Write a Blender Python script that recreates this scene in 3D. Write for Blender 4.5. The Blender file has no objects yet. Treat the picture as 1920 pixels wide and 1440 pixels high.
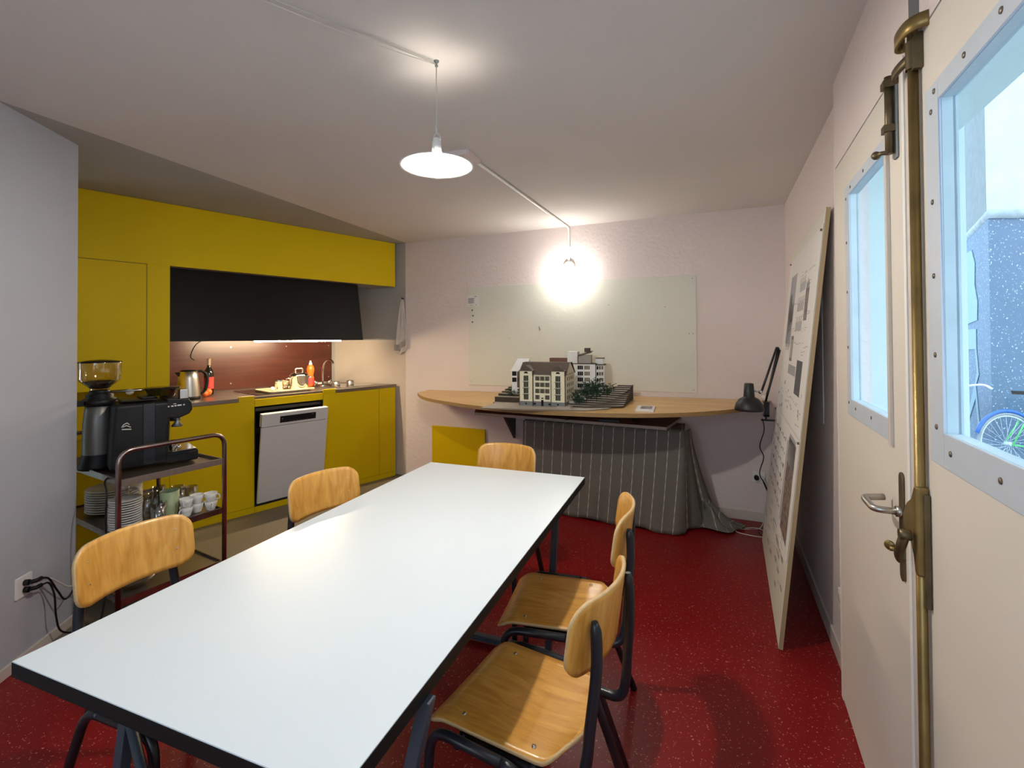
import bpy, bmesh, math, random
from mathutils import Vector, Matrix
random.seed(7)
S = bpy.context.scene
COL = S.collection
PI = math.pi
# ------------------------------------------------------------------ camera
R_ = Vector((0.93490565, 0.35484218, -0.0062008)); U_ = Vector((0.01054807, -0.01031818, 0.99989113))
F_ = Vector((-0.35473957, 0.93486927, 0.01338943))
cd = bpy.data.cameras.new('camera'); cam = bpy.data.objects.new('camera', cd); COL.objects.link(cam)
cam.matrix_world = Matrix(((R_.x, U_.x, -F_.x, 0), (R_.y, U_.y, -F_.y, 0), (R_.z, U_.z, -F_.z, 1.46), (0, 0, 0, 1)))
cd.sensor_width = 36; cd.lens = 36 * 895.596 / 1920; cd.shift_y = -97.65 / 1920; cd.clip_start = .02; cd.clip_end = 100
S.camera = cam
# ------------------------------------------------------------------ world, exposure
w = bpy.data.worlds.new('daylight'); S.world = w; w.use_nodes = True
bg = w.node_tree.nodes['Background']; bg.inputs[0].default_value = (.66, .85, 1, 1); bg.inputs[1].default_value = 1.05
S.view_settings.view_transform = 'Standard'; S.view_settings.look = 'None'
S.view_settings.exposure = 1.85; S.view_settings.gamma = 1; S.view_settings.use_curve_mapping = False
S.cycles.max_bounces = 10; S.cycles.diffuse_bounces = 6; S.cycles.glossy_bounces = 4; S.cycles.transparent_max_bounces = 12
S.cycles.sample_clamp_indirect = 6; S.cycles.use_denoising = True
PEND_E, WALL_E, HOOD_E = 430, 82, 130

def sky_portal(name, loc, rot, sx, sy):      # sampling help for the sky seen through real openings, gives off nothing itself
    d = bpy.data.lights.new(name, 'AREA'); d.shape = 'RECTANGLE'; d.size = sx; d.size_y = sy; d.cycles.is_portal = True
    o = bpy.data.objects.new(name, d); COL.objects.link(o); o.location = loc; o.rotation_euler = rot; return o
d_ = bpy.data.lights.new('rear_fill_light', 'AREA'); d_.shape = 'RECTANGLE'; d_.size = 2.3; d_.size_y = 1.3; d_.energy = 80; d_.color = (.80, .90, 1)
o_ = bpy.data.objects.new('rear_fill_light', d_); COL.objects.link(o_); o_.location = (-1.2, -1.66, 1.55); o_.rotation_euler = (PI / 2, 0, PI)   # added bluish fill light in the unseen rear opening, brighter than the sky
sky_portal('door_portal', (.86, 1.05, 1.2), (0, PI / 2, math.radians(3.8)), 2.3, 2.3)

# ------------------------------------------------------------------ materials
def mat(name, col, rough=.5, metal=0, noise=0, nscale=20, bump=0, bscale=120, spec=.5, stretch=None, col2=None, coat=0, emit=None, estr=0, alpha=1, trans=0):
    m = bpy.data.materials.new(name); m.use_nodes = True; nt = m.node_tree; N = nt.nodes; L = nt.links
    b = N['Principled BSDF']; b.inputs['Base Color'].default_value = (*col, 1); b.inputs['Roughness'].default_value = rough
    b.inputs['Metallic'].default_value = metal; b.inputs['Specular IOR Level'].default_value = spec
    b.inputs['Coat Weight'].default_value = coat; b.inputs['Transmission Weight'].default_value = trans
    if emit: b.inputs['Emission Color'].default_value = (*emit, 1); b.inputs['Emission Strength'].default_value = estr
    tc = N.new('ShaderNodeTexCoord'); mp = N.new('ShaderNodeMapping'); L.new(tc.outputs['Object'], mp.inputs[0])
    if stretch: mp.inputs['Scale'].default_value = stretch
    nz = N.new('ShaderNodeTexNoise'); nz.inputs['Scale'].default_value = nscale; nz.inputs['Detail'].default_value = 5; L.new(mp.outputs[0], nz.inputs[0])
    if noise or col2:
        cr = N.new('ShaderNodeMix'); cr.data_type = 'RGBA'
        c2 = col2 or tuple(max(0, c * (1 - noise)) for c in col)
        cr.inputs[6].default_value = (*c2, 1); cr.inputs[7].default_value = (*col, 1)
        mr = N.new('ShaderNodeMapRange'); mr.inputs[1].default_value = .3; mr.inputs[2].default_value = .7
        L.new(nz.outputs[0], mr.inputs[0]); L.new(mr.outputs[0], cr.inputs[0]); L.new(cr.outputs[2], b.inputs['Base Color'])
    if bump:
        n2 = N.new('ShaderNodeTexNoise'); n2.inputs['Scale'].default_value = bscale; n2.inputs['Detail'].default_value = 3; L.new(mp.outputs[0], n2.inputs[0])
        bp = N.new('ShaderNodeBump'); bp.inputs['Strength'].default_value = bump; bp.inputs['Distance'].default_value = .004
        L.new(n2.outputs[0], bp.inputs['Height']); L.new(bp.outputs[0], b.inputs['Normal'])
    return m

def glass_mat(name, col=(1, 1, 1), gl=.12, rough=.02, fres=.75):
    m = bpy.data.materials.new(name); m.use_nodes = True; nt = m.node_tree; N = nt.nodes; L = nt.links
    for n in list(N): N.remove(n)
    o = N.new('ShaderNodeOutputMaterial'); mx = N.new('ShaderNodeMixShader'); t = N.new('ShaderNodeBsdfTransparent'); g = N.new('ShaderNodeBsdfGlossy')
    t.inputs[0].default_value = (*col, 1); g.inputs['Roughness'].default_value = rough
    lw = N.new('ShaderNodeLayerWeight'); lw.inputs[0].default_value = .35
    ma = N.new('ShaderNodeMath'); ma.operation = 'MULTIPLY_ADD'; ma.inputs[1].default_value = fres; ma.inputs[2].default_value = gl * .4
    L.new(lw.outputs['Facing'], ma.inputs[0]); L.new(ma.outputs[0], mx.inputs[0]); L.new(t.outputs[0], mx.inputs[1]); L.new(g.outputs[0], mx.inputs[2]); L.new(mx.outputs[0], o.inputs[0])
    nz = N.new('ShaderNodeTexNoise'); nz.inputs['Scale'].default_value = 3; ad = N.new('ShaderNodeMath'); ad.operation = 'MULTIPLY'; ad.inputs[1].default_value = rough * 2
    L.new(nz.outputs[0], ad.inputs[0]); L.new(ad.outputs[0], g.inputs['Roughness'])
    return m

M = {}
M['wall'] = mat('pink_white_plaster', (.74, .655, .63), .85, noise=.05, nscale=1.5, bump=1, bscale=38)
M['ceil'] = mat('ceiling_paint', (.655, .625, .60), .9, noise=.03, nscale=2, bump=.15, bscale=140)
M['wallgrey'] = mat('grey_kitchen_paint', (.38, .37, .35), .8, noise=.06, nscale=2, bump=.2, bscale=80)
M['beige'] = mat('beige_lower_paint', (.58, .50, .42), .6, noise=.08, nscale=3, bump=.25, bscale=60)
M['lilac'] = mat('cool_grey_wall_paint', (.43, .45, .50), .85, noise=.03, nscale=2, bump=.2, bscale=160)
M['doorpaint'] = mat('cream_door_paint', (.68, .635, .57), .55, noise=.04, nscale=2.5, bump=.06, bscale=30)
M['skirt'] = mat('skirting_paint', (.60, .54, .49), .5, noise=.05)
M['frame'] = mat('pale_grey_window_frame', (.52, .58, .66), .45, noise=.06, nscale=8)
M['reveal'] = mat('pale_blue_reveal', (.55, .68, .74), .6, noise=.12, nscale=12, bump=.1)
M['outjamb'] = mat('outer_jamb_paint', (.60, .70, .68), .7, noise=.06, nscale=4, bump=.1)
M['white'] = mat('white_plastic', (.78, .77, .75), .4, noise=.02)
M['papr'] = mat('white_paper', (.72, .71, .69), .8, noise=.03, nscale=4)
M['board'] = mat('white_painted_board', (.66, .66, .585), .7, noise=.03, nscale=2, bump=.3, bscale=40)
M['yellow'] = mat('yellow_lacquer', (.66, .47, .001), .55, noise=.03, nscale=3, spec=.15)
M['yellowdk'] = mat('yellow_seam_edge', (.10, .075, .004), .7, noise=.1)
M['hood'] = mat('dark_stained_hood_panel', (.006, .004, .003), .45, noise=.3, nscale=30, stretch=(1, 1, 8), spec=.22)
M['splash'] = mat('red_brown_phenolic_panel', (.105, .026, .013), .3, noise=.35, nscale=9, stretch=(.25, 1, 3), bump=.05)
M['steel'] = mat('brushed_steel', (.50, .48, .45), .36, 1, noise=.1, nscale=60, stretch=(1, 1, .05))
M['steelworn'] = mat('worn_worktop_steel', (.30, .25, .21), .32, .85, noise=.15, nscale=8)
M['chrome'] = mat('chrome', (.75, .74, .72), .09, 1, noise=.03)
M['rust'] = mat('worn_bronzed_chrome_tube', (.40, .33, .31), .26, 1, noise=.40, nscale=14)
M['black'] = mat('black_plastic', (.008, .008, .009), .45, noise=.2, spec=.25)
M['blackmatt'] = mat('matt_black_metal', (.011, .013, .014), .45, noise=.2, nscale=30)
M['tube'] = mat('dark_blue_black_tube', (.012, .015, .022), .33, noise=.2, nscale=40)
M['tablesteel'] = mat('blue_grey_table_steel', (.045, .06, .085), .4, noise=.2)
M['dark'] = mat('dark_cavity', (.006, .006, .005), .8, noise=.1)
M['darkmetal'] = mat('dark_interior_steel', (.06, .055, .05), .4, .6, noise=.1)
M['glass'] = glass_mat('clear_glass', (.96, .97, .96), .45)
M['pane'] = glass_mat('window_pane', (.95, .98, 1), .03, .005, .10)
M['smoke'] = glass_mat('smoky_hopper_plastic', (.86, .80, .66), .15)
M['smokedark'] = glass_mat('dark_translucent_plastic', (.25, .25, .2), .15)
M['tabletop'] = mat('white_laminate_top', (.76, .84, .90), .28, noise=.015, nscale=1.2, spec=.5)
M['edge'] = mat('black_table_edge', (.007, .007, .007), .6, noise=.2, spec=.25)
M['brass'] = mat('aged_brass', (.34, .24, .09), .42, .8, noise=.4, nscale=12, bump=.1)
M['bronze'] = mat('dark_patinated_bronze', (.16, .125, .07), .45, .75, noise=.35, nscale=25)
M['zinc'] = mat('grey_steel_plate', (.24, .26, .27), .4, .7, noise=.15)
M['dw'] = mat('white_dishwasher_enamel', (.60, .61, .61), .38, noise=.02)
M['cup'] = mat('white_glazed_porcelain', (.72, .71, .68), .15, noise=.02)
M['green'] = mat('pale_green_ceramic', (.36, .44, .25), .4, noise=.15, nscale=15)
M['bean'] = mat('coffee_beans', (.03, .018, .01), .5, noise=.5, nscale=80, bump=1, bscale=90)
M['grindgrey'] = mat('grinder_grey_metal', (.20, .195, .185), .4, .6, noise=.15, nscale=6)
M['orange'] = mat('orange_detergent', (.85, .17, .015), .35, noise=.05, trans=.15)
M['orangefruit'] = mat('orange_peel', (.85, .16, .02), .45, noise=.1, bump=.3)
M['red'] = mat('red_packaging', (.55, .02, .02), .4, noise=.1)
M['redlabel'] = mat('red_label', (.75, .06, .05), .5, noise=.25, nscale=50)
M['bottle'] = mat('dark_bottle_glass', (.012, .01, .008), .12, noise=.1)
M['cork'] = mat('bottle_capsule', (.35, .25, .17), .4, noise=.1)
M['tray'] = mat('pale_wooden_tray', (.62, .50, .30), .5, noise=.15, nscale=12)
M['towel'] = mat('white_terry_cloth', (.66, .62, .56), .95, noise=.12, nscale=15, bump=.4, bscale=200)
M['towelhem'] = mat('grey_towel_hem', (.34, .31, .28), .9, noise=.1)
M['card'] = mat('model_card_brown', (.20, .15, .10), .8, noise=.25, nscale=40)
M['carddk'] = mat('model_layer_edge', (.05, .035, .022), .85, noise=.2)
M['cardlt'] = mat('grey_model_board', (.42, .38, .33), .85, noise=.12, nscale=30)
M['cream'] = mat('cream_model_facade', (.74, .69, .50), .8, noise=.03)
M['mwhite'] = mat('white_model_facade', (.78, .78, .77), .7, noise=.02)
M['roof'] = mat('brown_model_roof', (.085, .058, .042), .75, noise=.15, nscale=60)
M['mgrey'] = mat('grey_model_plinth', (.17, .175, .18), .8, noise=.05)
M['mwin'] = mat('model_window_dark', (.006, .006, .006), .5, noise=.1, spec=.2)
M['mwinlt'] = mat('model_window_brown', (.17, .135, .07), .4, noise=.1)
M['leaf'] = mat('model_tree_green', (.018, .06, .03), .85, noise=.5, nscale=90)
M['photo'] = mat('printed_photo_dark', (.35, .30, .30), .7, noise=.85, nscale=26)
M['photo2'] = mat('printed_photo_reddish', (.38, .26, .24), .7, col2=(.03, .035, .02), nscale=30)
M['sky_print'] = mat('printed_grey_render', (.36, .36, .40), .7, noise=.06, nscale=4)
M['ink'] = mat('printed_ink', (.10, .10, .11), .8, noise=.3, nscale=60)
M['inklt'] = mat('printed_fine_linework', (.40, .40, .41), .8, noise=.35, nscale=140)
M['pine'] = mat('raw_board_edge', (.40, .30, .17), .7, noise=.2, nscale=15, stretch=(1, 1, .1))
M['outwall'] = mat('rough_white_render', (.55, .60, .62), .9, noise=.12, nscale=5, bump=.8, bscale=9)
M['outshade'] = mat('shaded_white_render', (.19, .22, .23), .9, noise=.25, nscale=9, bump=.8, bscale=12)  # render of the building's left face, its shade painted into the colour
M['ledge'] = mat('cement_ledge', (.50, .56, .58), .9, noise=.3, nscale=9)
M['graf'] = mat('pale_sprayed_paint', (.22, .33, .40), .8, noise=.08)
M['pave'] = mat('courtyard_paving', (.42, .45, .47), .9, noise=.15, nscale=3, bump=.2, bscale=30)
M['bikeblue'] = mat('blue_bicycle_paint', (.03, .14, .50), .35, noise=.05)
M['bikegreen'] = mat('green_bicycle_paint', (.10, .55, .16), .4, noise=.05)
M['bikewhite'] = mat('silver_bicycle_paint', (.68, .74, .78), .35, noise=.05)
M['rubber'] = mat('bicycle_tyre', (.30, .34, .36), .8, noise=.2)
M['bulb'] = mat('glowing_lamp_bulb', (1, 1, 1), .5, emit=(1, .92, .80), estr=PEND_E)
M['bulbwall'] = mat('glowing_wall_bulb', (1, 1, 1), .5, emit=(1, .95, .88), estr=WALL_E)
M['striplight'] = mat('glowing_strip_tube', (1, 1, 1), .5, emit=(1, .78, .50), estr=HOOD_E)
M['enamel'] = mat('white_enamel', (.85, .84, .80), .35, noise=.01)
M['cablewhite'] = mat('white_cable', (.62, .60, .56), .5, noise=.05)
M['moss'] = mat('worn_brass_screw', (.20, .17, .13), .4, .6, noise=.2)

def wood_mat(name, c1, c2, rough, scale, axis=(1, 12, 12)):
    m = bpy.data.materials.new(name); m.use_nodes = True; nt = m.node_tree; N = nt.nodes; L = nt.links; b = N['Principled BSDF']
    tc = N.new('ShaderNodeTexCoord'); mp = N.new('ShaderNodeMapping'); mp.inputs['Scale'].default_value = axis; L.new(tc.outputs['Object'], mp.inputs[0])
    nz = N.new('ShaderNodeTexNoise'); nz.inputs['Scale'].default_value = scale; nz.inputs['Detail'].default_value = 8; nz.inputs['Distortion'].default_value = .8; L.new(mp.outputs[0], nz.inputs[0])
    n3 = N.new('ShaderNodeTexNoise'); n3.inputs['Scale'].default_value = 5; L.new(tc.outputs['Object'], n3.inputs[0])
    mx = N.new('ShaderNodeMath'); mx.operation = 'MULTIPLY_ADD'; mx.inputs[1].default_value = .45; L.new(n3.outputs[0], mx.inputs[0]); L.new(nz.outputs[0], mx.inputs[2])
    cr = N.new('ShaderNodeValToRGB'); cr.color_ramp.elements[0].position = .52; cr.color_ramp.elements[1].position = .92
    cr.color_ramp.elements[0].color = (*c1, 1); cr.color_ramp.elements[1].color = (*c2, 1)
    L.new(mx.outputs[0], cr.inputs[0]); L.new(cr.outputs[0], b.inputs['Base Color']); b.inputs['Roughness'].default_value = rough
    b.inputs['Coat Weight'].default_value = .25; b.inputs['Coat Roughness'].default_value = .18
    return m
M['ply'] = wood_mat('varnished_beech_ply', (.53, .235, .032), (.74, .39, .085), .36, 3.2, (2, 14, 14))
M['plyback'] = wood_mat('varnished_beech_ply_upright', (.53, .235, .032), (.74, .39, .085), .36, 3.2, (14, 14, 2))
M['plyedge'] = mat('pale_ply_edge', (.66, .45, .22), .5, noise=.15, nscale=60, stretch=(1, 1, 6))
M['shelfwood'] = wood_mat('varnished_birch_shelf', (.50, .28, .08), (.68, .43, .15), .4, 3, (1, 9, 9))
M['shelfedge'] = mat('shelf_ply_edge', (.34, .20, .07), .5, noise=.3, nscale=20, stretch=(1, 1, 10))
M['shelfunder'] = mat('red_brown_support_board', (.16, .075, .045), .6, noise=.2, nscale=6)

def floor_mat(name, base, speck, rough, sc=95, amt=.045, base2=None):
    m = bpy.data.materials.new(name); m.use_nodes = True; nt = m.node_tree; N = nt.nodes; L = nt.links; b = N['Principled BSDF']
    tc = N.new('ShaderNodeTexCoord')
    vo = N.new('ShaderNodeTexVoronoi'); vo.inputs['Scale'].default_value = sc; L.new(tc.outputs['Object'], vo.inputs[0])
    nz = N.new('ShaderNodeTexNoise'); nz.inputs['Scale'].default_value = 75; nz.inputs['Detail'].default_value = 2; L.new(tc.outputs['Object'], nz.inputs[0])
    lt = N.new('ShaderNodeMath'); lt.operation = 'LESS_THAN'; L.new(vo.outputs['Distance'], lt.inputs[0])
    mr = N.new('ShaderNodeMapRange'); mr.inputs[1].default_value = .47; mr.inputs[2].default_value = .78; mr.inputs[3].default_value = .0; mr.inputs[4].default_value = .6; L.new(nz.outputs[0], mr.inputs[0]); L.new(mr.outputs[0], lt.inputs[1])
    n2 = N.new('ShaderNodeTexNoise'); n2.inputs['Scale'].default_value = 2.5; n2.inputs['Detail'].default_value = 6; L.new(tc.outputs['Object'], n2.inputs[0])
    c0 = N.new('ShaderNodeMix'); c0.data_type = 'RGBA'; c0.inputs[6].default_value = (*(base2 or tuple(c * .75 for c in base)), 1); c0.inputs[7].default_value = (*base, 1); L.new(n2.outputs[0], c0.inputs[0])
    mx = N.new('ShaderNodeMix'); mx.data_type = 'RGBA'; mx.inputs[7].default_value = (*speck, 1); L.new(c0.outputs[2], mx.inputs[6]); L.new(lt.outputs[0], mx.inputs[0])
    L.new(mx.outputs[2], b.inputs['Base Color'])
    r2 = N.new('ShaderNodeMapRange'); r2.inputs[3].default_value = rough - .06; r2.inputs[4].default_value = rough + .1; L.new(n2.outputs[0], r2.inputs[0]); L.new(r2.outputs[0], b.inputs['Roughness']); b.inputs['Specular IOR Level'].default_value = .35
    bp = N.new('ShaderNodeBump'); bp.inputs['Strength'].default_value = .12; bp.inputs['Distance'].default_value = .002; L.new(nz.outputs[0], bp.inputs['Height']); L.new(bp.outputs[0], b.inputs['Normal'])
    return m
M['redfloor'] = floor_mat('speckled_red_rubber_floor', (.23, .002, .004), (.55, .22, .16), .36, 130)
M['greyfloor'] = floor_mat('grey_beige_kitchen_floor', (.20, .165, .115), (.30, .26, .2), .45, 140)
M['darkbase'] = floor_mat('flaking_blue_grey_wall_paint', (.13, .20, .29), (.62, .72, .78), .8, 26)

def stripe_mat():
    m = bpy.data.materials.new('striped_olive_grey_cloth'); m.use_nodes = True; nt = m.node_tree; N = nt.nodes; L = nt.links; b = N['Principled BSDF']
    uv = N.new('ShaderNodeUVMap'); uv.uv_map = 'UVMap'; sp = N.new('ShaderNodeSeparateXYZ'); L.new(uv.outputs[0], sp.inputs[0])
    d = N.new('ShaderNodeMath'); d.operation = 'DIVIDE'; d.inputs[1].default_value = .083; L.new(sp.outputs[0], d.inputs[0])
    f = N.new('ShaderNodeMath'); f.operation = 'FRACT'; L.new(d.outputs[0], f.inputs[0])
    s = N.new('ShaderNodeMath'); s.operation = 'SUBTRACT'; s.inputs[1].default_value = .5; L.new(f.outputs[0], s.inputs[0])
    a = N.new('ShaderNodeMath'); a.operation = 'ABSOLUTE'; L.new(s.outputs[0], a.inputs[0])
    l = N.new('ShaderNodeMath'); l.operation = 'LESS_THAN'; l.inputs[1].default_value = .034; L.new(a.outputs[0], l.inputs[0])
    wv = N.new('ShaderNodeMath'); wv.operation = 'MULTIPLY'; wv.inputs[1].default_value = 75; L.new(sp.outputs[1], wv.inputs[0])
    si = N.new('ShaderNodeMath'); si.operation = 'SINE'; L.new(wv.outputs[0], si.inputs[0])
    mr = N.new('ShaderNodeMapRange'); mr.inputs[1].default_value = -1; mr.inputs[2].default_value = 1; mr.inputs[3].default_value = .45; mr.inputs[4].default_value = 1; L.new(si.outputs[0], mr.inputs[0])
    mu = N.new('ShaderNodeMath'); mu.operation = 'MULTIPLY'; L.new(l.outputs[0], mu.inputs[0]); L.new(mr.outputs[0], mu.inputs[1])
    tc = N.new('ShaderNodeTexCoord'); nz = N.new('ShaderNodeTexNoise'); nz.inputs['Scale'].default_value = 140; L.new(tc.outputs['Object'], nz.inputs[0])
    c0 = N.new('ShaderNodeMix'); c0.data_type = 'RGBA'; c0.inputs[6].default_value = (.105, .10, .088, 1); c0.inputs[7].default_value = (.175, .168, .148, 1); L.new(nz.outputs[0], c0.inputs[0])
    mx = N.new('ShaderNodeMix'); mx.data_type = 'RGBA'; mx.inputs[7].default_value = (.52, .48, .38, 1); L.new(c0.outputs[2], mx.inputs[6]); L.new(mu.outputs[0], mx.inputs[0])
    L.new(mx.outputs[2], b.inputs['Base Color']); b.inputs['Roughness'].default_value = .95
    bp = N.new('ShaderNodeBump'); bp.inputs['Strength'].default_value = .3; bp.inputs['Distance'].default_value = .002; L.new(nz.outputs[0], bp.inputs['Height']); L.new(bp.outputs[0], b.inputs['Normal'])
    return m
M['cloth'] = stripe_mat()

# ------------------------------------------------------------------ mesh helpers
class MB:
    def __init__(s, mx=None): s.v = []; s.f = []; s.mi = []; s.sm = []; s.uv = {}; s.mx = mx or Matrix()
    def add(s, vs, fs, mi=0, sm=False, mx=None):
        k = len(s.v); t = s.mx @ mx if mx else s.mx
        s.v += [t @ Vector(v) for v in vs]
        for f in fs: s.f.append([k + i for i in f]); s.mi.append(mi); s.sm.append(sm)
        return s
    def box(s, x0, x1, y0, y1, z0, z1, mi=0, mx=None):
        vs = [(x, y, z) for z in (z0, z1) for y in (y0, y1) for x in (x0, x1)]
        return s.add(vs, [(0, 2, 3, 1), (4, 5, 7, 6), (0, 1, 5, 4), (2, 6, 7, 3), (0, 4, 6, 2), (1, 3, 7, 5)], mi, False, mx)
    def prism(s, poly, z0, z1, mi=0, mx=None, mtop=None, mside=None):
        n = len(poly); vs = [(x, y, z0) for x, y in poly] + [(x, y, z1) for x, y in poly]
        s.add(vs, [tuple(range(n))[::-1]], mi, False, mx); k = len(s.v) - 2 * n
        s.f.append([k + n + i for i in range(n)]); s.mi.append(mi if mtop is None else mtop); s.sm.append(False)
        for i in range(n):
            j = (i + 1) % n; s.f.append([k + i, k + j, k + n + j, k + n + i]); s.mi.append(mi if mside is None else mside); s.sm.append(False)
        return s
    def hexa(s, b, t, mi=0):      # 4 bottom + 4 top points
        return s.add(list(b) + list(t), [(3, 2, 1, 0), (4, 5, 6, 7), (0, 1, 5, 4), (1, 2, 6, 5), (2, 3, 7, 6), (3, 0, 4, 7)], mi)
    def tube(s, pts, r, seg=10, closed=False, mi=0, flat=None):
        pts = [Vector(p) for p in pts]; n = len(pts); rs = r if isinstance(r, (list, tuple)) else [r] * n
        tan = []
        for i in range(n):
            a = pts[(i - 1) % n] if (closed or i > 0) else pts[0]; b = pts[(i + 1) % n] if (closed or i < n - 1) else pts[-1]
            tan.append((b - a).normalized())
        up = Vector((0, 0, 1)) if abs(tan[0].z) < .9 else Vector((0, 1, 0))
        nrm = tan[0].cross(up).normalized(); vs = []
        for i in range(n):
            t = tan[i]; nrm = (nrm - t * nrm.dot(t)).normalized(); bn = t.cross(nrm)
            for j in range(seg):
                a = 2 * PI * j / seg; vs.append(pts[i] + (nrm * math.cos(a) + bn * math.sin(a)) * rs[i])
        fs = []
        for i in range(n if closed else n - 1):
            for j in range(seg):
                a, b = i * seg + j, i * seg + (j + 1) % seg; c, d = ((i + 1) % n) * seg + (j + 1) % seg, ((i + 1) % n) * seg + j
                fs.append((a, b, c, d))
        s.add(vs, fs, mi, True)
        if not closed:
            k = len(s.v) - len(vs)
            s.f.append([k + j for j in range(seg)][::-1]); s.f.append([k + (n - 1) * seg + j for j in range(seg)]); s.mi += [mi, mi]; s.sm += [False, False]
        return s
    def lathe(s, prof, seg=28, c=(0, 0, 0), mi=0, mx=None, a0=0, a1=2 * PI):
        full = abs(a1 - a0 - 2 * PI) < 1e-6; vs = []; n = len(prof); m = seg if full else seg + 1
        for j in range(m):
            a = a0 + (a1 - a0) * j / seg
            for r, z in prof: vs.append((c[0] + r * math.cos(a), c[1] + r * math.sin(a), c[2] + z))
        fs = []
        for j in range(seg):
            j2 = (j + 1) % m
            for i in range(n - 1): fs.append((j * n + i, j2 * n + i, j2 * n + i + 1, j * n + i + 1))
        return s.add(vs, fs, mi, True, mx)
    def ball(s, c, r, mi=0, sz=1, seg=14):
        return s.lathe([(max(1e-5, r * math.sin(PI * i / 8)), -r * sz * math.cos(PI * i / 8)) for i in range(9)], seg, c, mi)
    def grid(s, fn, nu, nv, mi=0, closeu=False, sm=True, uvfn=None):
        vs = [fn(i / nu, j / nv) for j in range(nv + 1) for i in range(nu + 1)]; fs = []; base = len(s.f)
        for j in range(nv):
            for i in range(nu):
                a = j * (nu + 1) + i; fs.append((a, a + 1, a + nu + 2, a + nu + 1))
                if uvfn: s.uv[base + len(fs) - 1] = [uvfn(i / nu, j / nv), uvfn((i + 1) / nu, j / nv), uvfn((i + 1) / nu, (j + 1) / nv), uvfn(i / nu, (j + 1) / nv)]
        return s.add(vs, fs, mi, sm)
    def disc(s, c, n, r, t, mi=0, seg=12):   # short cylinder along n
        c = Vector(c); n = Vector(n).normalized(); return s.tube([c, c + n * t], r, seg, mi=mi)
    def build(s, name, mats, parent=None, bevel=0, solid=0, subsurf=0, loc=None, rotz=None, angle=30, seg=2):
        me = bpy.data.meshes.new(name); me.from_pydata([tuple(v) for v in s.v], [], s.f)
        if not isinstance(mats, (list, tuple)): mats = [mats]
        for m_ in mats: me.materials.append(M[m_])
        me.polygons.foreach_set('material_index', s.mi); me.polygons.foreach_set('use_smooth', s.sm)
        if s.uv:
            ul = me.uv_layers.new(name='UVMap')
            for fi, us in s.uv.items():
                for li, u in zip(me.polygons[fi].loop_indices, us): ul.data[li].uv = u
        me.update()
        bm = bmesh.new(); bm.from_mesh(me); bmesh.ops.remove_doubles(bm, verts=bm.verts, dist=1e-5) if not s.uv else None
        bmesh.ops.recalc_face_normals(bm, faces=bm.faces); bm.to_mesh(me); bm.free()
        o = bpy.data.objects.new(name, me); COL.objects.link(o)
        if parent: o.parent = parent
        if loc: o.location = loc
        if rotz is not None: o.rotation_euler.z = rotz
        if solid: d = o.modifiers.new('thickness', 'SOLIDIFY'); d.thickness = solid; d.offset = 0
        if subsurf: d = o.modifiers.new('smooth', 'SUBSURF'); d.levels = d.render_levels = subsurf
        if bevel:
            d = o.modifiers.new('bevel', 'BEVEL'); d.width = bevel; d.segments = seg; d.limit_method = 'ANGLE'; d.angle_limit = math.radians(angle)
        return o

def fillet(pts, r, n=5):
    pts = [Vector(p) for p in pts]; out = [pts[0]]
    for i in range(1, len(pts) - 1):
        a, b, c = pts[i - 1], pts[i], pts[i + 1]; u = (a - b); v = (c - b); rr = min(r, u.length * .49, v.length * .49)
        p0 = b + u.normalized() * rr; p1 = b + v.normalized() * rr
        for k in range(n + 1):
            t = k / n; out.append(p0 * (1 - t) ** 2 + b * 2 * t * (1 - t) + p1 * t * t)
    out.append(pts[-1]); return out

def smooth_path(pts, n=8):
    P = [Vector(p) for p in pts]; P = [P[0] * 2 - P[1]] + P + [P[-1] * 2 - P[-2]]; out = []
    for i in range(1, len(P) - 2):
        for k in range(n):
            t = k / n; a, b, c, d = P[i - 1:i + 3]
            out.append(.5 * ((2 * b) + (c - a) * t + (2 * a - 5 * b + 4 * c - d) * t * t + (3 * b - a - 3 * c + d) * t ** 3))
    out.append(P[-2]); return out

def rrect(w, h, r, n=5, cx=0, cy=0):
    out = []
    for sx, sy, a in ((1, 1, 0), (-1, 1, 90), (-1, -1, 180), (1, -1, 270)):
        for k in range(n + 1):
            t = math.radians(a + 90 * k / n); out.append((cx + sx * (w / 2 - r) + r * math.cos(t), cy + sy * (h / 2 - r) + r * math.sin(t)))
    return out

def tag(o, label=None, cat=None, group=None, kind=None):
    if label: o['label'] = label
    if cat: o['category'] = cat
    if group: o['group'] = group
    if kind: o['kind'] = kind
    return o
def thing(name, loc, rz, label, cat, group=None, kind=None):
    o = bpy.data.objects.new(name, None); COL.objects.link(o); o.location = loc; o.rotation_euler.z = rz; o.empty_display_size = .1
    return tag(o, label, cat, group, kind)
def struct(o, label, cat): return tag(o, label, cat, None, 'structure')
def copy_tree(o, parent=None):
    c = o.copy(); COL.objects.link(c); c.parent = parent
    for ch in list(o.children): copy_tree(ch, c)
    return c

# local frames: origin, angle of local x. Kitchen: x runs left along the front, y into the room
KO = Vector((-3.000, 4.363, 0)); KA = math.atan2(-.94258, -.33399); KM = Matrix.Translation(KO) @ Matrix.Rotation(KA, 4, 'Z')
# back wall: x runs left along the wall, y into the room
BO = Vector((.678, 4.231, 0)); BA = math.atan2(.04714, -.99889); BM = Matrix.Translation(BO) @ Matrix.Rotation(BA, 4, 'Z')
# right wall: x runs towards the camera, y outwards
WO = BO.copy(); WA = math.atan2(-.99899, -.04495); WM = Matrix.Translation(WO) @ Matrix.Rotation(WA, 4, 'Z')
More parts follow.
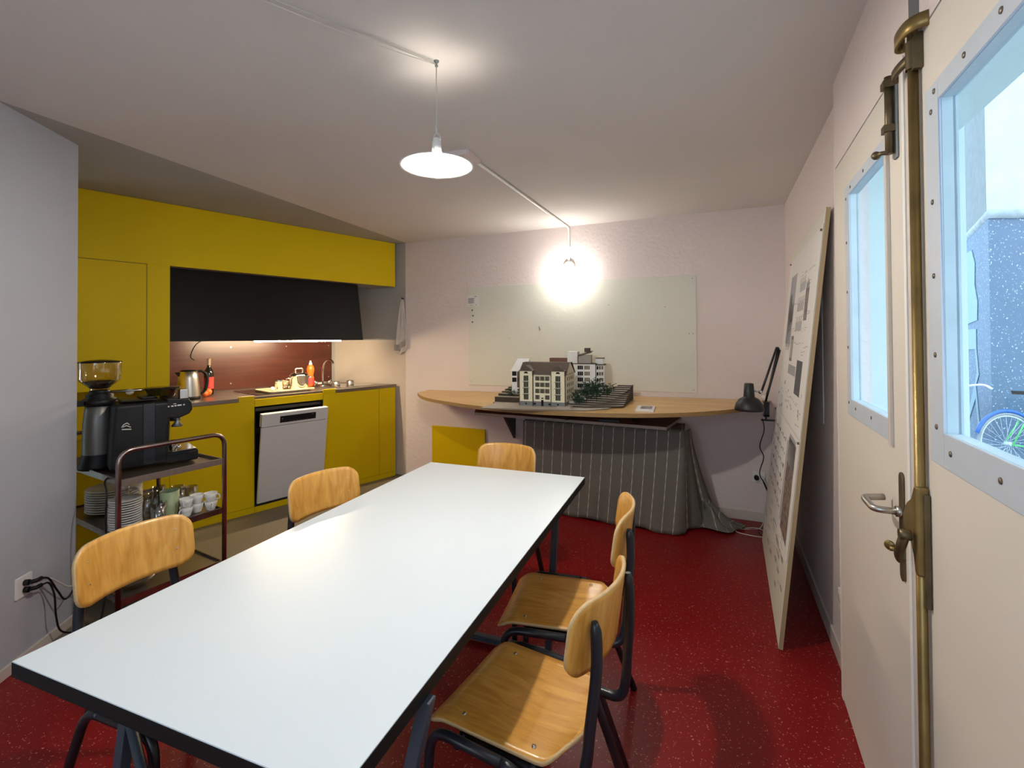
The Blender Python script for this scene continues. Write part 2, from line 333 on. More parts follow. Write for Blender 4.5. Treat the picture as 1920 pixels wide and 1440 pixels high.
# doors: x runs towards the camera, y outwards
DO = Vector((.5455, 2.2565, 0)); DA = math.atan2(-.99781, -.0661); DM = Matrix.Translation(DO) @ Matrix.Rotation(DA, 4, 'Z')
# left wall: x runs towards the camera, y into the room
LO = Vector((-3.0255, 1.5356, 0)); LA = math.atan2(-.85874, .51241); LM = Matrix.Translation(LO) @ Matrix.Rotation(LA, 4, 'Z')
CH = 2.493

# ================================================================== SETTING
def pl(*pts): return [tuple(p) for p in pts]
m = MB(); m.prism([(-2.80, -1.62), (1.0, -1.62), (1.0, 4.5), (-2.83, 4.5)], -.06, 0)
struct(m.build('floor', 'redfloor'), 'dark red speckled rubber floor under the table', 'floor')
m = MB(); m.prism([(-5, -1.62), (-2.80, -1.62), (-2.83, 4.5), (-5, 5.2)], -.06, 0)
struct(m.build('floor', 'greyfloor'), 'grey beige floor strip in front of the yellow kitchen', 'floor')
m = MB(); m.prism([(-2.68, -1.7), (1.15, -1.7), (1.15, 4.6), (-2.888, 4.6)], CH, CH + .12)
struct(m.build('ceiling', 'ceil'), 'pale ceiling above the table', 'ceiling')
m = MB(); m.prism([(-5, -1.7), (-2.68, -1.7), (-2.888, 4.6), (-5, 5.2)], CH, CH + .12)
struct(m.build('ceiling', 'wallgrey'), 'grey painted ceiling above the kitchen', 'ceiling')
m = MB(BM)
m.box(-.5, 3.576, -.2, 0, 0, CH, 0); m.box(3.576, 5.2, -.2, 0, 1.45, CH, 1); m.box(3.576, 5.2, -.2, 0, 0, 1.45, 2)
struct(m.build('wall_back', ['wall', 'wallgrey', 'beige']), 'pinkish white rough plaster wall behind the wooden shelf', 'wall')
m = MB(WM); m.box(-.1, 1.93, 0, .375, 0, CH, 0)
o = m.build('wall_right', ['wall', 'outjamb'])
for f in o.data.polygons:       # end face beside the door and outer face carry the pale outdoor paint
    c_ = WM.inverted() @ f.center
    if c_.x > 1.9 or c_.y > .3: f.material_index = 1
struct(o, 'pinkish white plaster wall behind the leaning board', 'wall')
m = MB(DM); m.box(-.04, 3.9, 0, .11, 2.142, CH); m.box(-.04, 2.0, .11, .40, 2.235, CH, 1); m.box(1.98, 3.9, 0, .40, 0, 2.142); m.box(-.05, -.022, .0, .11, 0, 2.142)
struct(m.build('wall_right', ['wall', 'outjamb']), 'plaster wall above and around the double door', 'wall')
m = MB(LM); m.box(0, 3.0, -.16, 0, 0, CH, 0)
struct(m.build('wall_left', 'lilac'), 'smooth cool grey wall at the left with the power socket', 'wall')

m = MB(LM); m.box(0, .12, -2.2, -.16, 0, CH)  # added out of view to keep stray light out of the recess
struct(m.build('wall_left', 'lilac'), 'unseen grey wall added behind the left wall to stop light leaks', 'wall')
m = MB(KM); m.box(-.3, 4.6, -.98, -.86, 0, CH)
struct(m.build('wall_kitchen', 'wallgrey'), 'grey wall behind the yellow kitchen units', 'wall')
m = MB(); X0, X1 = -2.6, .45
m.box(-2.9, X0 + .2, -1.75, -1.6, 0, CH); m.box(X0 + .2, -.0, -1.75, -1.6, 0, .85); m.box(X0 + .2, 0, -1.75, -1.6, 2.25, CH); m.box(0, .9, -1.75, -1.6, 0, CH)
struct(m.build('wall_rear', 'wall'), 'plaster wall behind the viewer with a wide opening added for the fill light', 'wall')
# skirtings
m = MB(BM); m.box(.0, 2.6, 0, .012, 0, .075)
struct(m.build('baseboard_back', 'skirt', bevel=.003), 'low white skirting along the back wall', 'baseboard')
m = MB(WM); m.box(0, 1.93, -.012, 0, 0, .085)
struct(m.build('baseboard_right', 'skirt', bevel=.003), 'white skirting behind the leaning board', 'baseboard')
m = MB(LM); m.box(0, 2.9, 0, .012, 0, .05)
struct(m.build('baseboard_left', 'skirt', bevel=.003), 'pale skirting strip at the foot of the left wall', 'baseboard')

# ------------------------------------------------------------------ doors
def screws(parent, pts, mx, r=.0055, name='screw'):
    for p_ in pts:
        q = mx @ Vector(p_) if mx else Vector(p_)
        m = MB(); m.lathe([(1e-4, .0), (r, 0), (r * .9, .0018), (1e-4, .0024)], 10, (0, 0, 0), 0, Matrix.Translation(Vector(p_)) @ Matrix.Rotation(PI / 2, 4, 'X'))
        m.build(name, 'moss', parent)

def door_leaf(name, t0, t1, wt0, wt1, wz0, wz1, label, fw=.07, fr=None):
    fr = fr or fw
    d = thing(name, DO, DA, label, 'door', kind='structure')
    z0, z1 = .012, 2.136
    m = MB(); m.box(t0, wt0, 0, .028, z0, z1); m.box(wt1, t1, 0, .028, z0, z1); m.box(wt0, wt1, 0, .028, z0, wz0); m.box(wt0, wt1, 0, .028, wz1, z1)
    m.build('door_panel', 'doorpaint', d)
    a, b, c, e = wt0, wt1, wz0, wz1
    # flat frame plate on the room side and the reveal behind it
    m = MB(); m.box(a, a + fw, -.006, .0, c, e); m.box(b - fr, b, -.006, .0, c, e); m.box(a + fw, b - fr, -.006, 0, c, c + fw); m.box(a + fw, b - fr, -.006, 0, e - fw * .6, e)
    m.build('window_frame', 'frame', d, bevel=.0015)
    m = MB(); g0, g1, h0, h1 = a + fw, b - fr, c + fw, e - fw * .6
    m.box(g0 - .012, g0, .0, .026, h0, h1); m.box(g1, g1 + .012, 0, .026, h0, h1); m.box(g0, g1, 0, .026, h0 - .03, h0); m.box(g0, g1, 0, .026, h1, h1 + .03)
    m.build('glazing_bead', 'reveal', d)
    m = MB(); m.box(g0, g1, .018, .022, h0, h1); m.build('window_pane', 'pane', d)
    return d, (g0, g1, h0, h1)
d1, w1 = door_leaf('door_1', -.02, .862, .175, .690, 1.175, 2.005, 'left leaf of the cream double door with a narrow window', .06, .012)
screws(d1, [(.20, -.006, z) for z in (1.22, 1.42, 1.62, 1.80, 1.96)] + [(t, -.006, 1.21) for t in (.30, .5)] + [(t, -.006, 1.985) for t in (.27, .45)], None)
m = MB(); m.box(.684, .700, -.010, .0, 1.165, 2.03); m.build('cover_strip', 'skirt', d1, bevel=.002)
m = MB(); m.box(.842, .858, -.012, 0, .012, 2.136); m.build('edge_bead', 'white', d1, bevel=.002)
# handle plate, lever, key
m = MB(Matrix.Rotation(PI / 2, 4, 'X')); m.prism(rrect(.030, .275, .0148, 6, .765, .975), 0, .006)
m.build('handle_plate', 'bronze', d1, bevel=.002)
lev = fillet([(.765, -.004, 1.012), (.765, -.062, 1.012), (.70, -.066, 1.016), (.682, -.064, 1.017), (.672, -.018, 1.020)], .02)
m = MB(); m.tube(lev, .0088, 12); m.disc((.765, 0, 1.012), (0, -1, 0), .014, .016)
tag(m.build('lever_handle', 'steel', d1), 'worn steel lever handle')
m = MB(); m.tube([(.765, -.004, .915), (.765, -.03, .915)], .006, 8); m.tube([(.765, -.026, .915), (.752, -.024, .915)], .004, 8)
m.lathe([(1e-4, -.0025), (.011, -.0025), (.013, 0), (.011, .0025), (1e-4, .0025)], 16, (0, 0, 0), 0, Matrix.Translation((.742, -.024, .915)) @ Matrix.Rotation(math.radians(60), 4, 'Z') @ Matrix.Rotation(PI / 2, 4, 'X'))
tag(m.build('key', 'brass', d1), 'oval headed brass key')
# sliding bolt on the left leaf
m = MB(); m.box(.752, .782, -.006, 0, 1.915, 2.135); m.build('bolt_plate', 'zinc', d1, bevel=.003)
m = MB(); m.tube([(.764, -.016, 1.93), (.764, -.016, 2.13)], .0095, 12)
for z in (1.985, 2.10): m.box(.750, .778, -.030, -.004, z, z + .018)
m.tube(smooth_path([(.764, -.018, 1.934), (.758, -.032, 1.936), (.744, -.036, 1.938)]), .0055, 10); m.ball((.736, -.038, 1.939), .011)
m.build('sliding_bolt', 'bronze', d1)
d2, w2 = door_leaf('door_2', .868, 1.975, .977, 1.90, 1.193, 1.985, 'right leaf of the cream double door with a wide window', .07)
screws(d2, [(1.012, -.006, z) for z in (1.27, 1.42, 1.585, 1.74, 1.93)] + [(t, -.006, 1.228) for t in (1.08, 1.27, 1.46, 1.65)] + [(t, -.006, 1.966) for t in (1.03, 1.17, 1.3, 1.5)], None, .006)
m = MB(); m.box(.862, .884, -.010, 0, .012, 2.136); m.build('edge_bead', 'skirt', d2, bevel=.002)
# espagnolette rod and gear
m = MB(); m.lathe([(.0100, .012), (.0100, 2.165)], 14, (.933, -.013, 0)); m.lathe([(1e-4, 2.165), (.0100, 2.165)], 14, (.933, -.013, 0)); m.build('locking_rod', 'brass', d2)
m = MB(); m.lathe([(.0135, 2.062), (.0135, 2.125)], 14, (.933, -.013, 0)); m.box(.944, .956, -.018, 0, 2.055, 2.135); m.build('rod_guide', 'bronze', d2)
m = MB(Matrix.Rotation(PI / 2, 4, 'X')); m.prism([(.928, 1.125), (.948, 1.125), (.948, .925), (.928, .925), (.918, .962), (.900, .985), (.868, .988), (.850, 1.008), (.850, 1.04), (.872, 1.068), (.905, 1.088)], .0, .024)
m.build('gear_casing', 'brass', d2, bevel=.006)
m = MB(); m.box(.935, .955, -.012, 0, .86, 1.11); m.build('backing_plate', 'bronze', d2, bevel=.003)
m = MB(); m.tube(smooth_path([(.930, -.040, 1.012), (.924, -.046, .985), (.906, -.046, .955), (.896, -.040, .940)]), .010, 10)
m.disc((.930, -.03, 1.010), (0, -1, 0), .012, .022); m.build('turning_handle', 'bronze', d2)
m = MB(Matrix.Rotation(PI / 2, 4, 'X')); m.prism(rrect(.055, .30, .027, 6, .905, 2.30), 0, .004); m.build('mounting_plate', 'zinc', d2, bevel=.001)
def band(path, z0, z1, dz=0):
    P_ = smooth_path([(a, b, 0) for a, b in path], 6); n_ = len(P_) - 1
    m = MB(); m.grid(lambda u, v: (P_[round(u * n_)].x, P_[round(u * n_)].y, z0 + (z1 - z0) * v + dz * u), n_, 2); return m
tag(band([(.990, .0), (.984, -.018), (.968, -.032), (.935, -.038), (.905, -.036), (.895, -.026), (.900, -.018)], 2.128, 2.160, -.006).build('rod_keeper', 'brass', d2, solid=.006), 'curved stamped brass keeper')
band([(.930, -.022), (.915, -.028), (.892, -.033), (.872, -.033), (.866, -.024)], 2.078, 2.098, -.012).build('catch_hook', 'bronze', d2, solid=.008)
# small grille/switch on the wall beside the door
sw = thing('light_switch', WM @ Vector((1.745, -.001, .305)), WA, 'white flush wall socket low beside the left door leaf', 'socket')
m = MB(Matrix.Rotation(PI / 2, 4, 'X')); m.prism(rrect(.075, .075, .008), 0, .010); m.build('cover_plate', 'white', sw, bevel=.002)
m = MB(); m.disc((0, -.010, .0), (0, -1, 0), .019, .002, 0, 16); m.box(-.02, .02, -.012, -.010, .024, .027); m.build('socket_face', 'skirt', sw)

# ================================================================== TABLE
T = thing('dining_table', (-.973, 1.510, 0), 0, 'long white table with black edges and steel frame in the middle of the room', 'table')
hx, hy = .448, .905
m = MB(); m.box(-hx, hx, -hy, hy, .7475, .75); m.build('tabletop', 'tabletop', T)
m = MB(); m.box(-hx - .001, hx + .001, -hy - .001, hy + .001, .716, .7475); m.build('edge_core', 'edge', T, bevel=.001)
for ya, yb, tx in ((-.64, -.80, .450), (.52, .600, .405)):
    m = MB(); m.box(-.43, .43, ya - .018, ya + .018, .690, .716); m.build('top_rail', 'tablesteel', T)
    for sx in (-1, 1):
        m = MB(); xa, xb, q = sx * tx, sx * .338, .014
        m.hexa([(xb - q, yb - q, 0), (xb + q, yb - q, 0), (xb + q, yb + q, 0), (xb - q, yb + q, 0)], [(xa - q, ya - q, .716), (xa + q, ya - q, .716), (xa + q, ya + q, .716), (xa - q, ya + q, .716)])
        m.build('leg', 'tablesteel', T, bevel=.002)
    m = MB(); m.box(-.325, .325, yb - .014, yb + .014, .012, .038); m.build('stretcher', 'tablesteel', T, bevel=.002)
m = MB(); m.tube([(-.41, -.695, .50), (.0, -.79, .03)], .012, 8); m.build('brace', 'tablesteel', T)

# ================================================================== CHAIRS
def make_chair(label):
    c = thing('dining_chair', (0, 0, 0), 0, label, 'chair', 'beech plywood chairs around the white table')
    def seat(u, v):      # u front(0)->rear(1), v across
        x = .205 - .405 * u; s = (v - .5) * 2
        wdt = .184 - .010 * u
        if u > .80: wdt *= math.sqrt(max(0, 1 - ((u - .80) / .20) ** 2 * .55))
        if u < .10: wdt *= 1 - .10 * ((.10 - u) / .10) ** 2
        xx = x + (.030 * s * s if u > .85 else 0) * (u - .85) / .15
        z = .447 - .030 * max(0, (x - .14) / .065) ** 2 * (1 if x > .14 else 0) - .008 * math.exp(-((u - .62) / .2) ** 2) * (1 - s * s) + .010 * max(0, (u - .8) / .2) ** 2 + .003 * s * s
        return (xx, s * wdt, z)
    m = MB(); m.grid(seat, 26, 16); o = m.build('seat', ['ply', 'plyedge'], c, solid=.010); o.modifiers['thickness'].material_offset_rim = 1
    def back(u, v):
        s = (u - .5) * 2; t = (v - .5) * 2; W, Hh, rr = .180, .088, .052
        y = s * W; z = t * Hh
        # superellipse style rounded corners
        yy = W - rr; zz = Hh - rr
        if abs(y) > yy and abs(z) > zz:
            dy, dz = abs(y) - yy, abs(z) - zz; k = max(dy, dz); l = math.hypot(dy, dz); 
            y = math.copysign(yy + dy / l * k, y); z = math.copysign(zz + dz / l * k, z)
        arch = .006 * (1 - (y / W) ** 2)
        x = -.262 + .055 * (abs(y) / W) ** 2.1 - .14 * z
        return (x, y, .752 + z + arch * (1 if t > 0 else .3))
    m = MB(); m.grid(back, 28, 12); o = m.build('backrest', ['plyback', 'plyedge'], c, solid=.010); o.modifiers['thickness'].material_offset_rim = 1
    for s in (-1, 1):
        up = [(-.258, s * .134, .800), (-.262, s * .134, .76), (-.262, s * .138, .68), (-.250, s * .150, .56)] 
        path = smooth_path(up, 4) + fillet([(-.245, s * .155, .50), (-.232, s * .162, .418), (-.12, s * .165, .418), (.10, s * .165, .424)], .06)[0:]
        r = [.008, .0105, .013] + [.0138] * (len(path) - 3)
        m = MB(); m.tube(path, r, 12); m.build('back_post', 'tube', c)
        fr = fillet([(.205, s * .222, 0), (.168, s * .205, .438), (-.100, s * .205, .438), (-.265, s * .228, 0)], .055, 6)
        h = len(fr) // 2
        m = MB(); m.tube(fr[:h + 1], .0132, 12); m.build('leg', 'tube', c)
        m = MB(); m.tube(fr[h:], .0132, 12); m.build('leg', 'tube', c)
        for x in (-.10, .11):
            m = MB(); m.lathe([(.006, 0), (.005, .002), (1e-4, .003)], 10, (x, s * .14, .4535)); m.build('screw', 'steel', c)
        for z in (.79, .725):
            m = MB(); x = -.262 + .055 * (.134 / .19) ** 2.1 - .14 * (z - .757) + .005
            m.lathe([(.006, 0), (.005, .002), (1e-4, .003)], 10, (0, 0, 0), 0, Matrix.Translation((x, s * .134, z)) @ Matrix.Rotation(PI / 2 + .14, 4, 'Y')); m.build('screw', 'steel', c)
    m = MB(); m.tube([(.09, -.205, .424), (.09, .205, .424)], .011, 10); m.tube([(-.11, -.20, .424), (-.11, .20, .424)], .011, 10); m.build('cross_tube', 'tube', c)
    return c
ch0 = make_chair('beech chair nearest the viewer on the door side of the table')
spots = [(-.455, 1.285, 171, 'beech chair nearest the viewer on the door side of the table'),
         (-.485, 1.795, 186, 'beech chair at the door side, partly hidden behind the nearest chair'),
         (-1.484, 1.037, 1, 'beech chair on the kitchen side in front of the serving trolley'),
         (-1.375, 1.700, -14, 'beech chair on the kitchen side in front of the dishwasher'),
         (-1.020, 2.345, -92, 'beech chair at the far head of the table facing the viewer')]
for i, (x, y, a, lb) in enumerate(spots):
    o = ch0 if i == 0 else copy_tree(ch0)
    o.location = (x, y, 0); o.rotation_euler.z = math.radians(a); o['label'] = lb

# ================================================================== LIGHTS (fixtures)
P = thing('pendant_lamp', (-.882, 1.550, 0), 0, 'white enamel saucer pendant lamp glowing over the table', 'lamp')
m = MB(); m.lathe([(.136, 2.098), (.120, 2.105), (.085, 2.116), (.050, 2.125), (.023, 2.130)], 40); m.build('lamp_shade', 'enamel', P, solid=.003)
m = MB(); m.lathe([(1e-4, 2.205), (.012, 2.203), (.016, 2.19), (.018, 2.16), (.018, 2.118), (1e-4, 2.118)], 20)
for k in range(3):
    a = k * 2.1 + .4; m.tube([(.017 * math.cos(a), .017 * math.sin(a), 2.15), (.040 * math.cos(a), .040 * math.sin(a), 2.130)], .003, 6)
m.build('lamp_socket', 'white', P)
m = MB(); m.tube(smooth_path([(-.014, 0, 2.192), (-.012, 0, 2.212), (0, 0, 2.222), (.012, 0, 2.212), (.014, 0, 2.192)]), .002, 8); m.tube([(0, 0, 2.222), (0, 0, 2.25)], .005, 8); m.build('hanging_loop', 'cablewhite', P)
m = MB(); m.tube(smooth_path([(0, 0, 2.25), (.001, .001, 2.35), (-.001, 0, 2.42), (0, 0, 2.478)]), .0022, 8); m.build('power_cord', 'cablewhite', P)
m = MB(); m.ball((0, 0, 2.088), .030, 0, 1.0, 18); m.lathe([(.014, 2.112), (.013, 2.12)], 12, (0, 0, 0)); m.build('light_bulb', 'bulb', P)
m = MB(); m.lathe([(.010, 2.493), (.008, 2.487), (.003, 2.484), (.003, 2.472)], 12); m.ball((0, 0, 2.474), .006); m.build('ceiling_hook', 'zinc', P)
m = MB(); m.tube([(-.887, 1.555, 2.486), (-1.165, 1.085, 2.483), (-1.45, .6, 2.486)], .0022, 6); m.tube(smooth_path([(-.884, 1.545, 2.478), (-.99, 1.365, 2.464), (-1.15, 1.095, 2.462), (-1.45, .6, 2.482)]), .0022, 6)
tag(m.build('ceiling_cable', 'cablewhite'), 'pair of thin white wires running along the ceiling to the pendant', 'cable')
W = thing('wall_lamp', BM @ Vector((1.745, 0, 2.12)), BA, 'round white wall lamp with glowing bulb above the white board', 'lamp')
m = MB(Matrix.Rotation(-PI / 2, 4, 'X')); m.lathe([(1e-4, 0.0), (.052, 0), (.054, .012), (.048, .030), (.030, .042), (1e-4, .044)], 28); m.build('lamp_base', 'enamel', W)
m = MB(Matrix.Rotation(math.radians(-122), 4, 'X')); m.lathe([(.018, .03), (.020, .08), (.016, .10)], 18); m.build('bulb_holder', 'white', W)
m = MB(); m.ball((0, .112, -.072), .034, 0, 1, 18); m.build('light_bulb', 'bulbwall', W)
m = MB(); q = BM @ Vector((1.745, .012, 0)); m.tube(fillet([(-1.170, 2.34, CH - .012), (-1.163, 2.47, CH - .013), (q.x, q.y - .0, CH - .013), (q.x, q.y, 2.168)], .03), .010, 10)
for z in (2.30,): m.box(q.x - .014, q.x + .014, q.y - .014, q.y + .012, z, z + .008)
tag(m.build('cable_conduit', 'enamel'), 'white conduit pipe running along ceiling and down to the wall lamp', 'pipe')
m = MB(); m.box(-1.30, -1.14, 2.33, 2.338, CH - .028, CH); m.box(-1.175, -1.135, 2.338, 2.50, CH - .026, CH - .001)
tag(m.build('ceiling_bracket', 'wall', bevel=.002), 'small pale ceiling bracket at the start of the white conduit', 'bracket')

# ================================================================== BACK WALL ITEMS
WB = thing('pin_board', BM @ Vector((1.73, 0, 1.49)), BA, 'large plain white board screwed to the back wall above the shelf', 'board')
m = MB(); m.box(-1.078, 1.072, 0, .010, -.494, .488); m.build('board_panel', 'board', WB, bevel=.001)
for x, z in ((-1.05, .46), (-1.05, -.47), (1.04, -.46), (-1.05, 0), (-1.02, 0), (.0, .46), (.62, -.03), (-.35, .26), (-.83, .23)):
    m = MB(); m.disc((x, .010, z), (0, 1, 0), .004, .002, 0, 8); m.build('screw', 'moss', WB)
m = MB(); m.tube([(.315, .011, .08), (.302, .012, .045)], .004, 6); m.build('scuff_mark', 'moss', WB)
IC = thing('info_card', BM @ Vector((2.752, .0115, 1.838)), BA, 'small white card with lines of black text on the white board edge', 'card')
m = MB(); m.box(-.07, .065, 0, .001, -.056, .056); m.build('card_paper', 'papr', IC)
m = MB()
for k in range(5): m.box(-.02 + .012 * (k % 2), .05, .001, .0014, .022 - .011 * k, .0275 - .011 * k)
m.box(-.045, -.022, .001, .0014, .040, .046); m.box(-.05, -.03, .001, .0014, -.042, -.039); m.box(.0, .03, .001, .0014, -.042, -.039); m.build('text_lines', 'ink', IC)
for k, (x, z) in enumerate(((2.757, 1.745), (2.748, 1.69), (2.755, 1.626))):
    m = MB(); m.disc((0, 0, 0), (0, 1, 0), .0065, .008, 0, 10)
    o = m.build('push_pin', 'blackmatt', None, loc=BM @ Vector((x, .010, z)), rotz=BA)
    tag(o, 'black push pin below the info card, ' + ('topmost', 'middle one', 'lowest')[k] + ' of three', 'pin', 'push pins below the card')
# curved shelf
SH = thing('curved_shelf', (0, 0, 0), 0, 'long bow fronted birch shelf along the back wall', 'shelf')
front = [(-2.56, 4.10), (-2.40, 3.90), (-2.20, 3.72), (-1.95, 3.57), (-1.70, 3.44), (-1.45, 3.345), (-1.15, 3.275), (-.85, 3.25), (-.55, 3.26), (-.30, 3.31), (-.05, 3.42), (.12, 3.54), (.27, 3.68), (.40, 3.85), (.50, 4.02)]
sp_ = smooth_path([(x, y, 0) for x, y in front], 4)
poly = [(v.x, v.y) for v in sp_] + [(.56, 4.228), (-2.61, 4.384)]
def sz(x): return .925 + (x + 2.57) * .0115
n = len(poly)
vs = [(x, y, sz(x) - .028) for x, y in poly] + [(x, y, sz(x)) for x, y in poly]
m = MB(); m.add(vs, [tuple(range(n)), tuple(range(2 * n - 1, n - 1, -1))]); m.add(vs, [(i, (i + 1) % n, n + (i + 1) % n, n + i) for i in range(n)], 1)
m.build('shelf_board', ['shelfwood', 'shelfedge'], SH)
vs2 = [(-1.87, 3.95), (-.195, 3.75), (-.10, 4.262), (-2.03, 4.353)]
m = MB(); m.prism(vs2, .766, .789, 0, None, None, 1); m.build('lower_board', ['shelfunder', 'cardlt'], SH, bevel=.001)
for x, y in ((-.98, 3.86), (-.45, 3.98)):
    m = MB(); m.box(x - .016, x + .016, y - .08, y + .25, .886, .900); m.box(x - .016, x + .016, y + .20, y + .25, .789, .90)
    m.hexa([(x - .014, y - .04, .789), (x + .014, y - .04, .789), (x + .014, y + .0, .789), (x - .014, y + .0, .789)], [(x - .014, y - .08, .89), (x + .014, y - .08, .89), (x + .014, y - .03, .89), (x - .014, y - .03, .89)])
    m.build('bracket', 'blackmatt', SH)
m = MB(); x, y = -1.62, 4.05
m.hexa([(x - .007, y + .26, .50), (x + .007, y + .26, .50), (x + .007, y + .28, .50), (x - .007, y + .28, .50)], [(x - .012, y - .02, .766), (x + .012, y - .02, .766), (x + .012, y + .28, .766), (x - .012, y + .28, .766)]); m.build('bracket', 'blackmatt', SH)
m = MB(); m.box(-.72, -.55, 3.84, 3.88, .789, .805); m.build('flat_bracket', 'blackmatt', SH)
m = MB(); m.box(-.135, -.125, 4.250, 4.262, .60, .90); m.build('wall_strip', 'skirt', SH)
# yellow panel low on the wall
YP = thing('low_cabinet', BM @ Vector((2.926, 0, 0)), BA, 'low yellow cabinet door set in the back wall beside the kitchen', 'cabinet')
m = MB(); m.box(-.308, .308, .001, .022, .02, .558); m.build('door', 'yellow', YP, bevel=.001)
# towel
TW = thing('dish_towel', BM @ Vector((3.60, 0, 1.89)), BA, 'white dish towel hanging from a black hook beside the kitchen', 'towel')
m = MB(); m.tube(smooth_path([(0, 0, .006), (0, .025, .0), (0, .03, .015)]), .006, 8); tag(m.build('hook', 'blackmatt', TW), 'black hook'); 
def tw(u, v):
    s = (u - .5) * 2; wv = .010 + .070 * v ** .75; low = v * .54 + .060 * max(0, v - .7) / .3 * (1 - abs(s - .25)) 
    return (s * wv + .015 * v, .024 + .014 * math.sin(u * 14 + v * 2) * (.3 + v), -.005 - low)
m = MB(); m.grid(tw, 30, 22); m.build('cloth', 'towel', TW, solid=.006)
m = MB(); m.grid(lambda u, v: (tw(u, .78 + .10 * v + .10 * u)[0], tw(u, .8)[1] + .014, tw(u, .78 + .10 * v + .1 * u)[2]), 24, 3); m.build('hem', 'towelhem', TW, solid=.005)

# cloth covered stand
CS = thing('striped_cloth', (0, 0, 0), 0, 'dark grey striped cloth draped to the floor below the shelf', 'cloth')
path = [(-1.40, 4.24), (-1.36, 3.84), (-.07, 3.775), (-.03, 3.93)]
bott = [(-1.43, 4.24), (-1.40, 3.88), (-.13, 3.725), (.10, 4.10)]
def along(ps, u):
    L = [math.dist(ps[i], ps[i + 1]) for i in range(3)]; t = u * sum(L)
    for i in range(3):
        if t <= L[i] or i == 2:
            k = min(1, t / L[i]); return ps[i][0] * (1 - k) + ps[i + 1][0] * k, ps[i][1] * (1 - k) + ps[i + 1][1] * k, k, i
        t -= L[i]
def cl(u, v):
    a = along(path, u); q0, q1 = bott[a[3]], bott[a[3] + 1]; b = (q0[0] * (1 - a[2]) + q1[0] * a[2], q0[1] * (1 - a[2]) + q1[1] * a[2]); k = v ** 1.2
    x = a[0] * (1 - k) + b[0] * k; y = a[1] * (1 - k) + b[1] * k
    wv = .006 * math.sin(u * 70) * v + .008 * math.sin(u * 23 + 1) * v
    if a[3] == 2: x += (.030 * math.sin(a[2] * 14) * v + .05 * v * v * a[2]); 
    else: y -= wv
    z = .757 - .747 * v - (.010 * math.sin(u * 31) * v if a[3] == 1 else 0)
    return (x, y, max(.004, z))
TL = 1.86
m = MB(); m.grid(cl, 130, 22, uvfn=lambda u, v: (u * TL + .03, v * .8)); 
m.grid(lambda u, v: (-1.36 + 1.29 * u + .0 * v, 3.83 - .05 * u + .35 * v, .757), 20, 4, uvfn=lambda u, v: (.43 + u * 1.29, -.45 * v))
m.build('drape', 'cloth', CS, solid=.004)
def heap(u, v):
    a = u * 2 * PI; r = v; cx, cy = .06, 4.02
    ex = .20 + .05 * math.sin(3 * a); ey = .14 + .03 * math.sin(5 * a + 1)
    x = cx + ex * r * math.cos(a) + (.10 * r * max(0, math.cos(a + .5))); y = cy + ey * r * math.sin(a)
    y = min(y, 4.245); z = .012 + .16 * (1 - r) ** 1.3 * (1 + .3 * math.sin(6 * a + 5 * r)) + .018 * math.sin(9 * a) * r * (1 - r) * 4 * .5 + .008
    return (x, y, z)
m = MB(); m.grid(heap, 48, 12, uvfn=lambda u, v: (math.cos(u * 6.28) * v * .3, math.sin(u * 6.28) * v * .3)); m.build('cloth_folds', 'cloth', CS, solid=.004)

# booklet
BK = thing('booklet', (-.318, 3.50, sz(-.318)), .02, 'white booklet with dark cover picture lying on the shelf', 'booklet')
m = MB(); m.box(-.063, .058, -.115, .115, 0, .012); m.build('pages', 'papr', BK, bevel=.001)
m = MB(); m.box(-.036, .042, -.055, .085, .012, .0128); m.build('cover_picture', 'photo', BK)

# wall socket right, plug & cables
SO = thing('wall_socket', BM @ Vector((.205, 0, .35)), BA, 'white wall socket with black plug beside the leaning board', 'socket')
m = MB(Matrix.Rotation(-PI / 2, 4, 'X')); m.prism(rrect(.09, .085, .008), 0, .010); m.build('cover_plate', 'white', SO, bevel=.002)
m = MB(); m.disc((.018, .010, 0), (0, 1, 0), .018, .034, 0, 16); m.build('plug', 'black', SO)
m = MB(); m.disc((-.022, .010, 0), (0, 1, 0), .014, .028, 0, 14); tag(m.build('plug', 'white', SO), 'white plug')
q = BM @ Vector((.187, .045, .35))
m = MB(); m.tube(smooth_path([(.452, 3.80, .88), (.462, 3.80, .80), (.435, 3.82, .68), (.46, 3.83, .60), (.435, 3.85, .48), (.47, 3.88, .40), (.50, 3.93, .33)], 6), .0035, 8)
tag(m.build('lamp_cord', 'black'), 'wavy black cord hanging down from the desk lamp', 'cord')
p0 = BM @ Vector((.187, .044, .35))
m = MB(); m.tube(smooth_path([tuple(p0), (p0.x + .015, p0.y - .04, .31), (p0.x + .05, p0.y - .06, .20), (p0.x + .02, p0.y - .08, .08), (p0.x - .02, p0.y - .1, .006), (p0.x - .05, p0.y - .2, .006), (p0.x - .02, p0.y - .30, .006), (p0.x + .05, p0.y - .34, .006)], 6), .0035, 8)
tag(m.build('power_cable', 'black'), 'black cable dropping from the wall socket to the red floor', 'cable')
m = MB(); m.tube(smooth_path([(.50, 4.19, .35), (.53, 4.17, .28), (.50, 4.16, .12), (.46, 4.08, .006), (.30, 4.00, .006), (.30, 3.93, .006), (.45, 3.90, .006), (.52, 3.97, .006), (.44, 4.05, .012), (.35, 4.04, .006)], 6), .003, 8)
tag(m.build('power_cable', 'cablewhite'), 'thin white cable looped on the floor below the wall socket', 'cable')

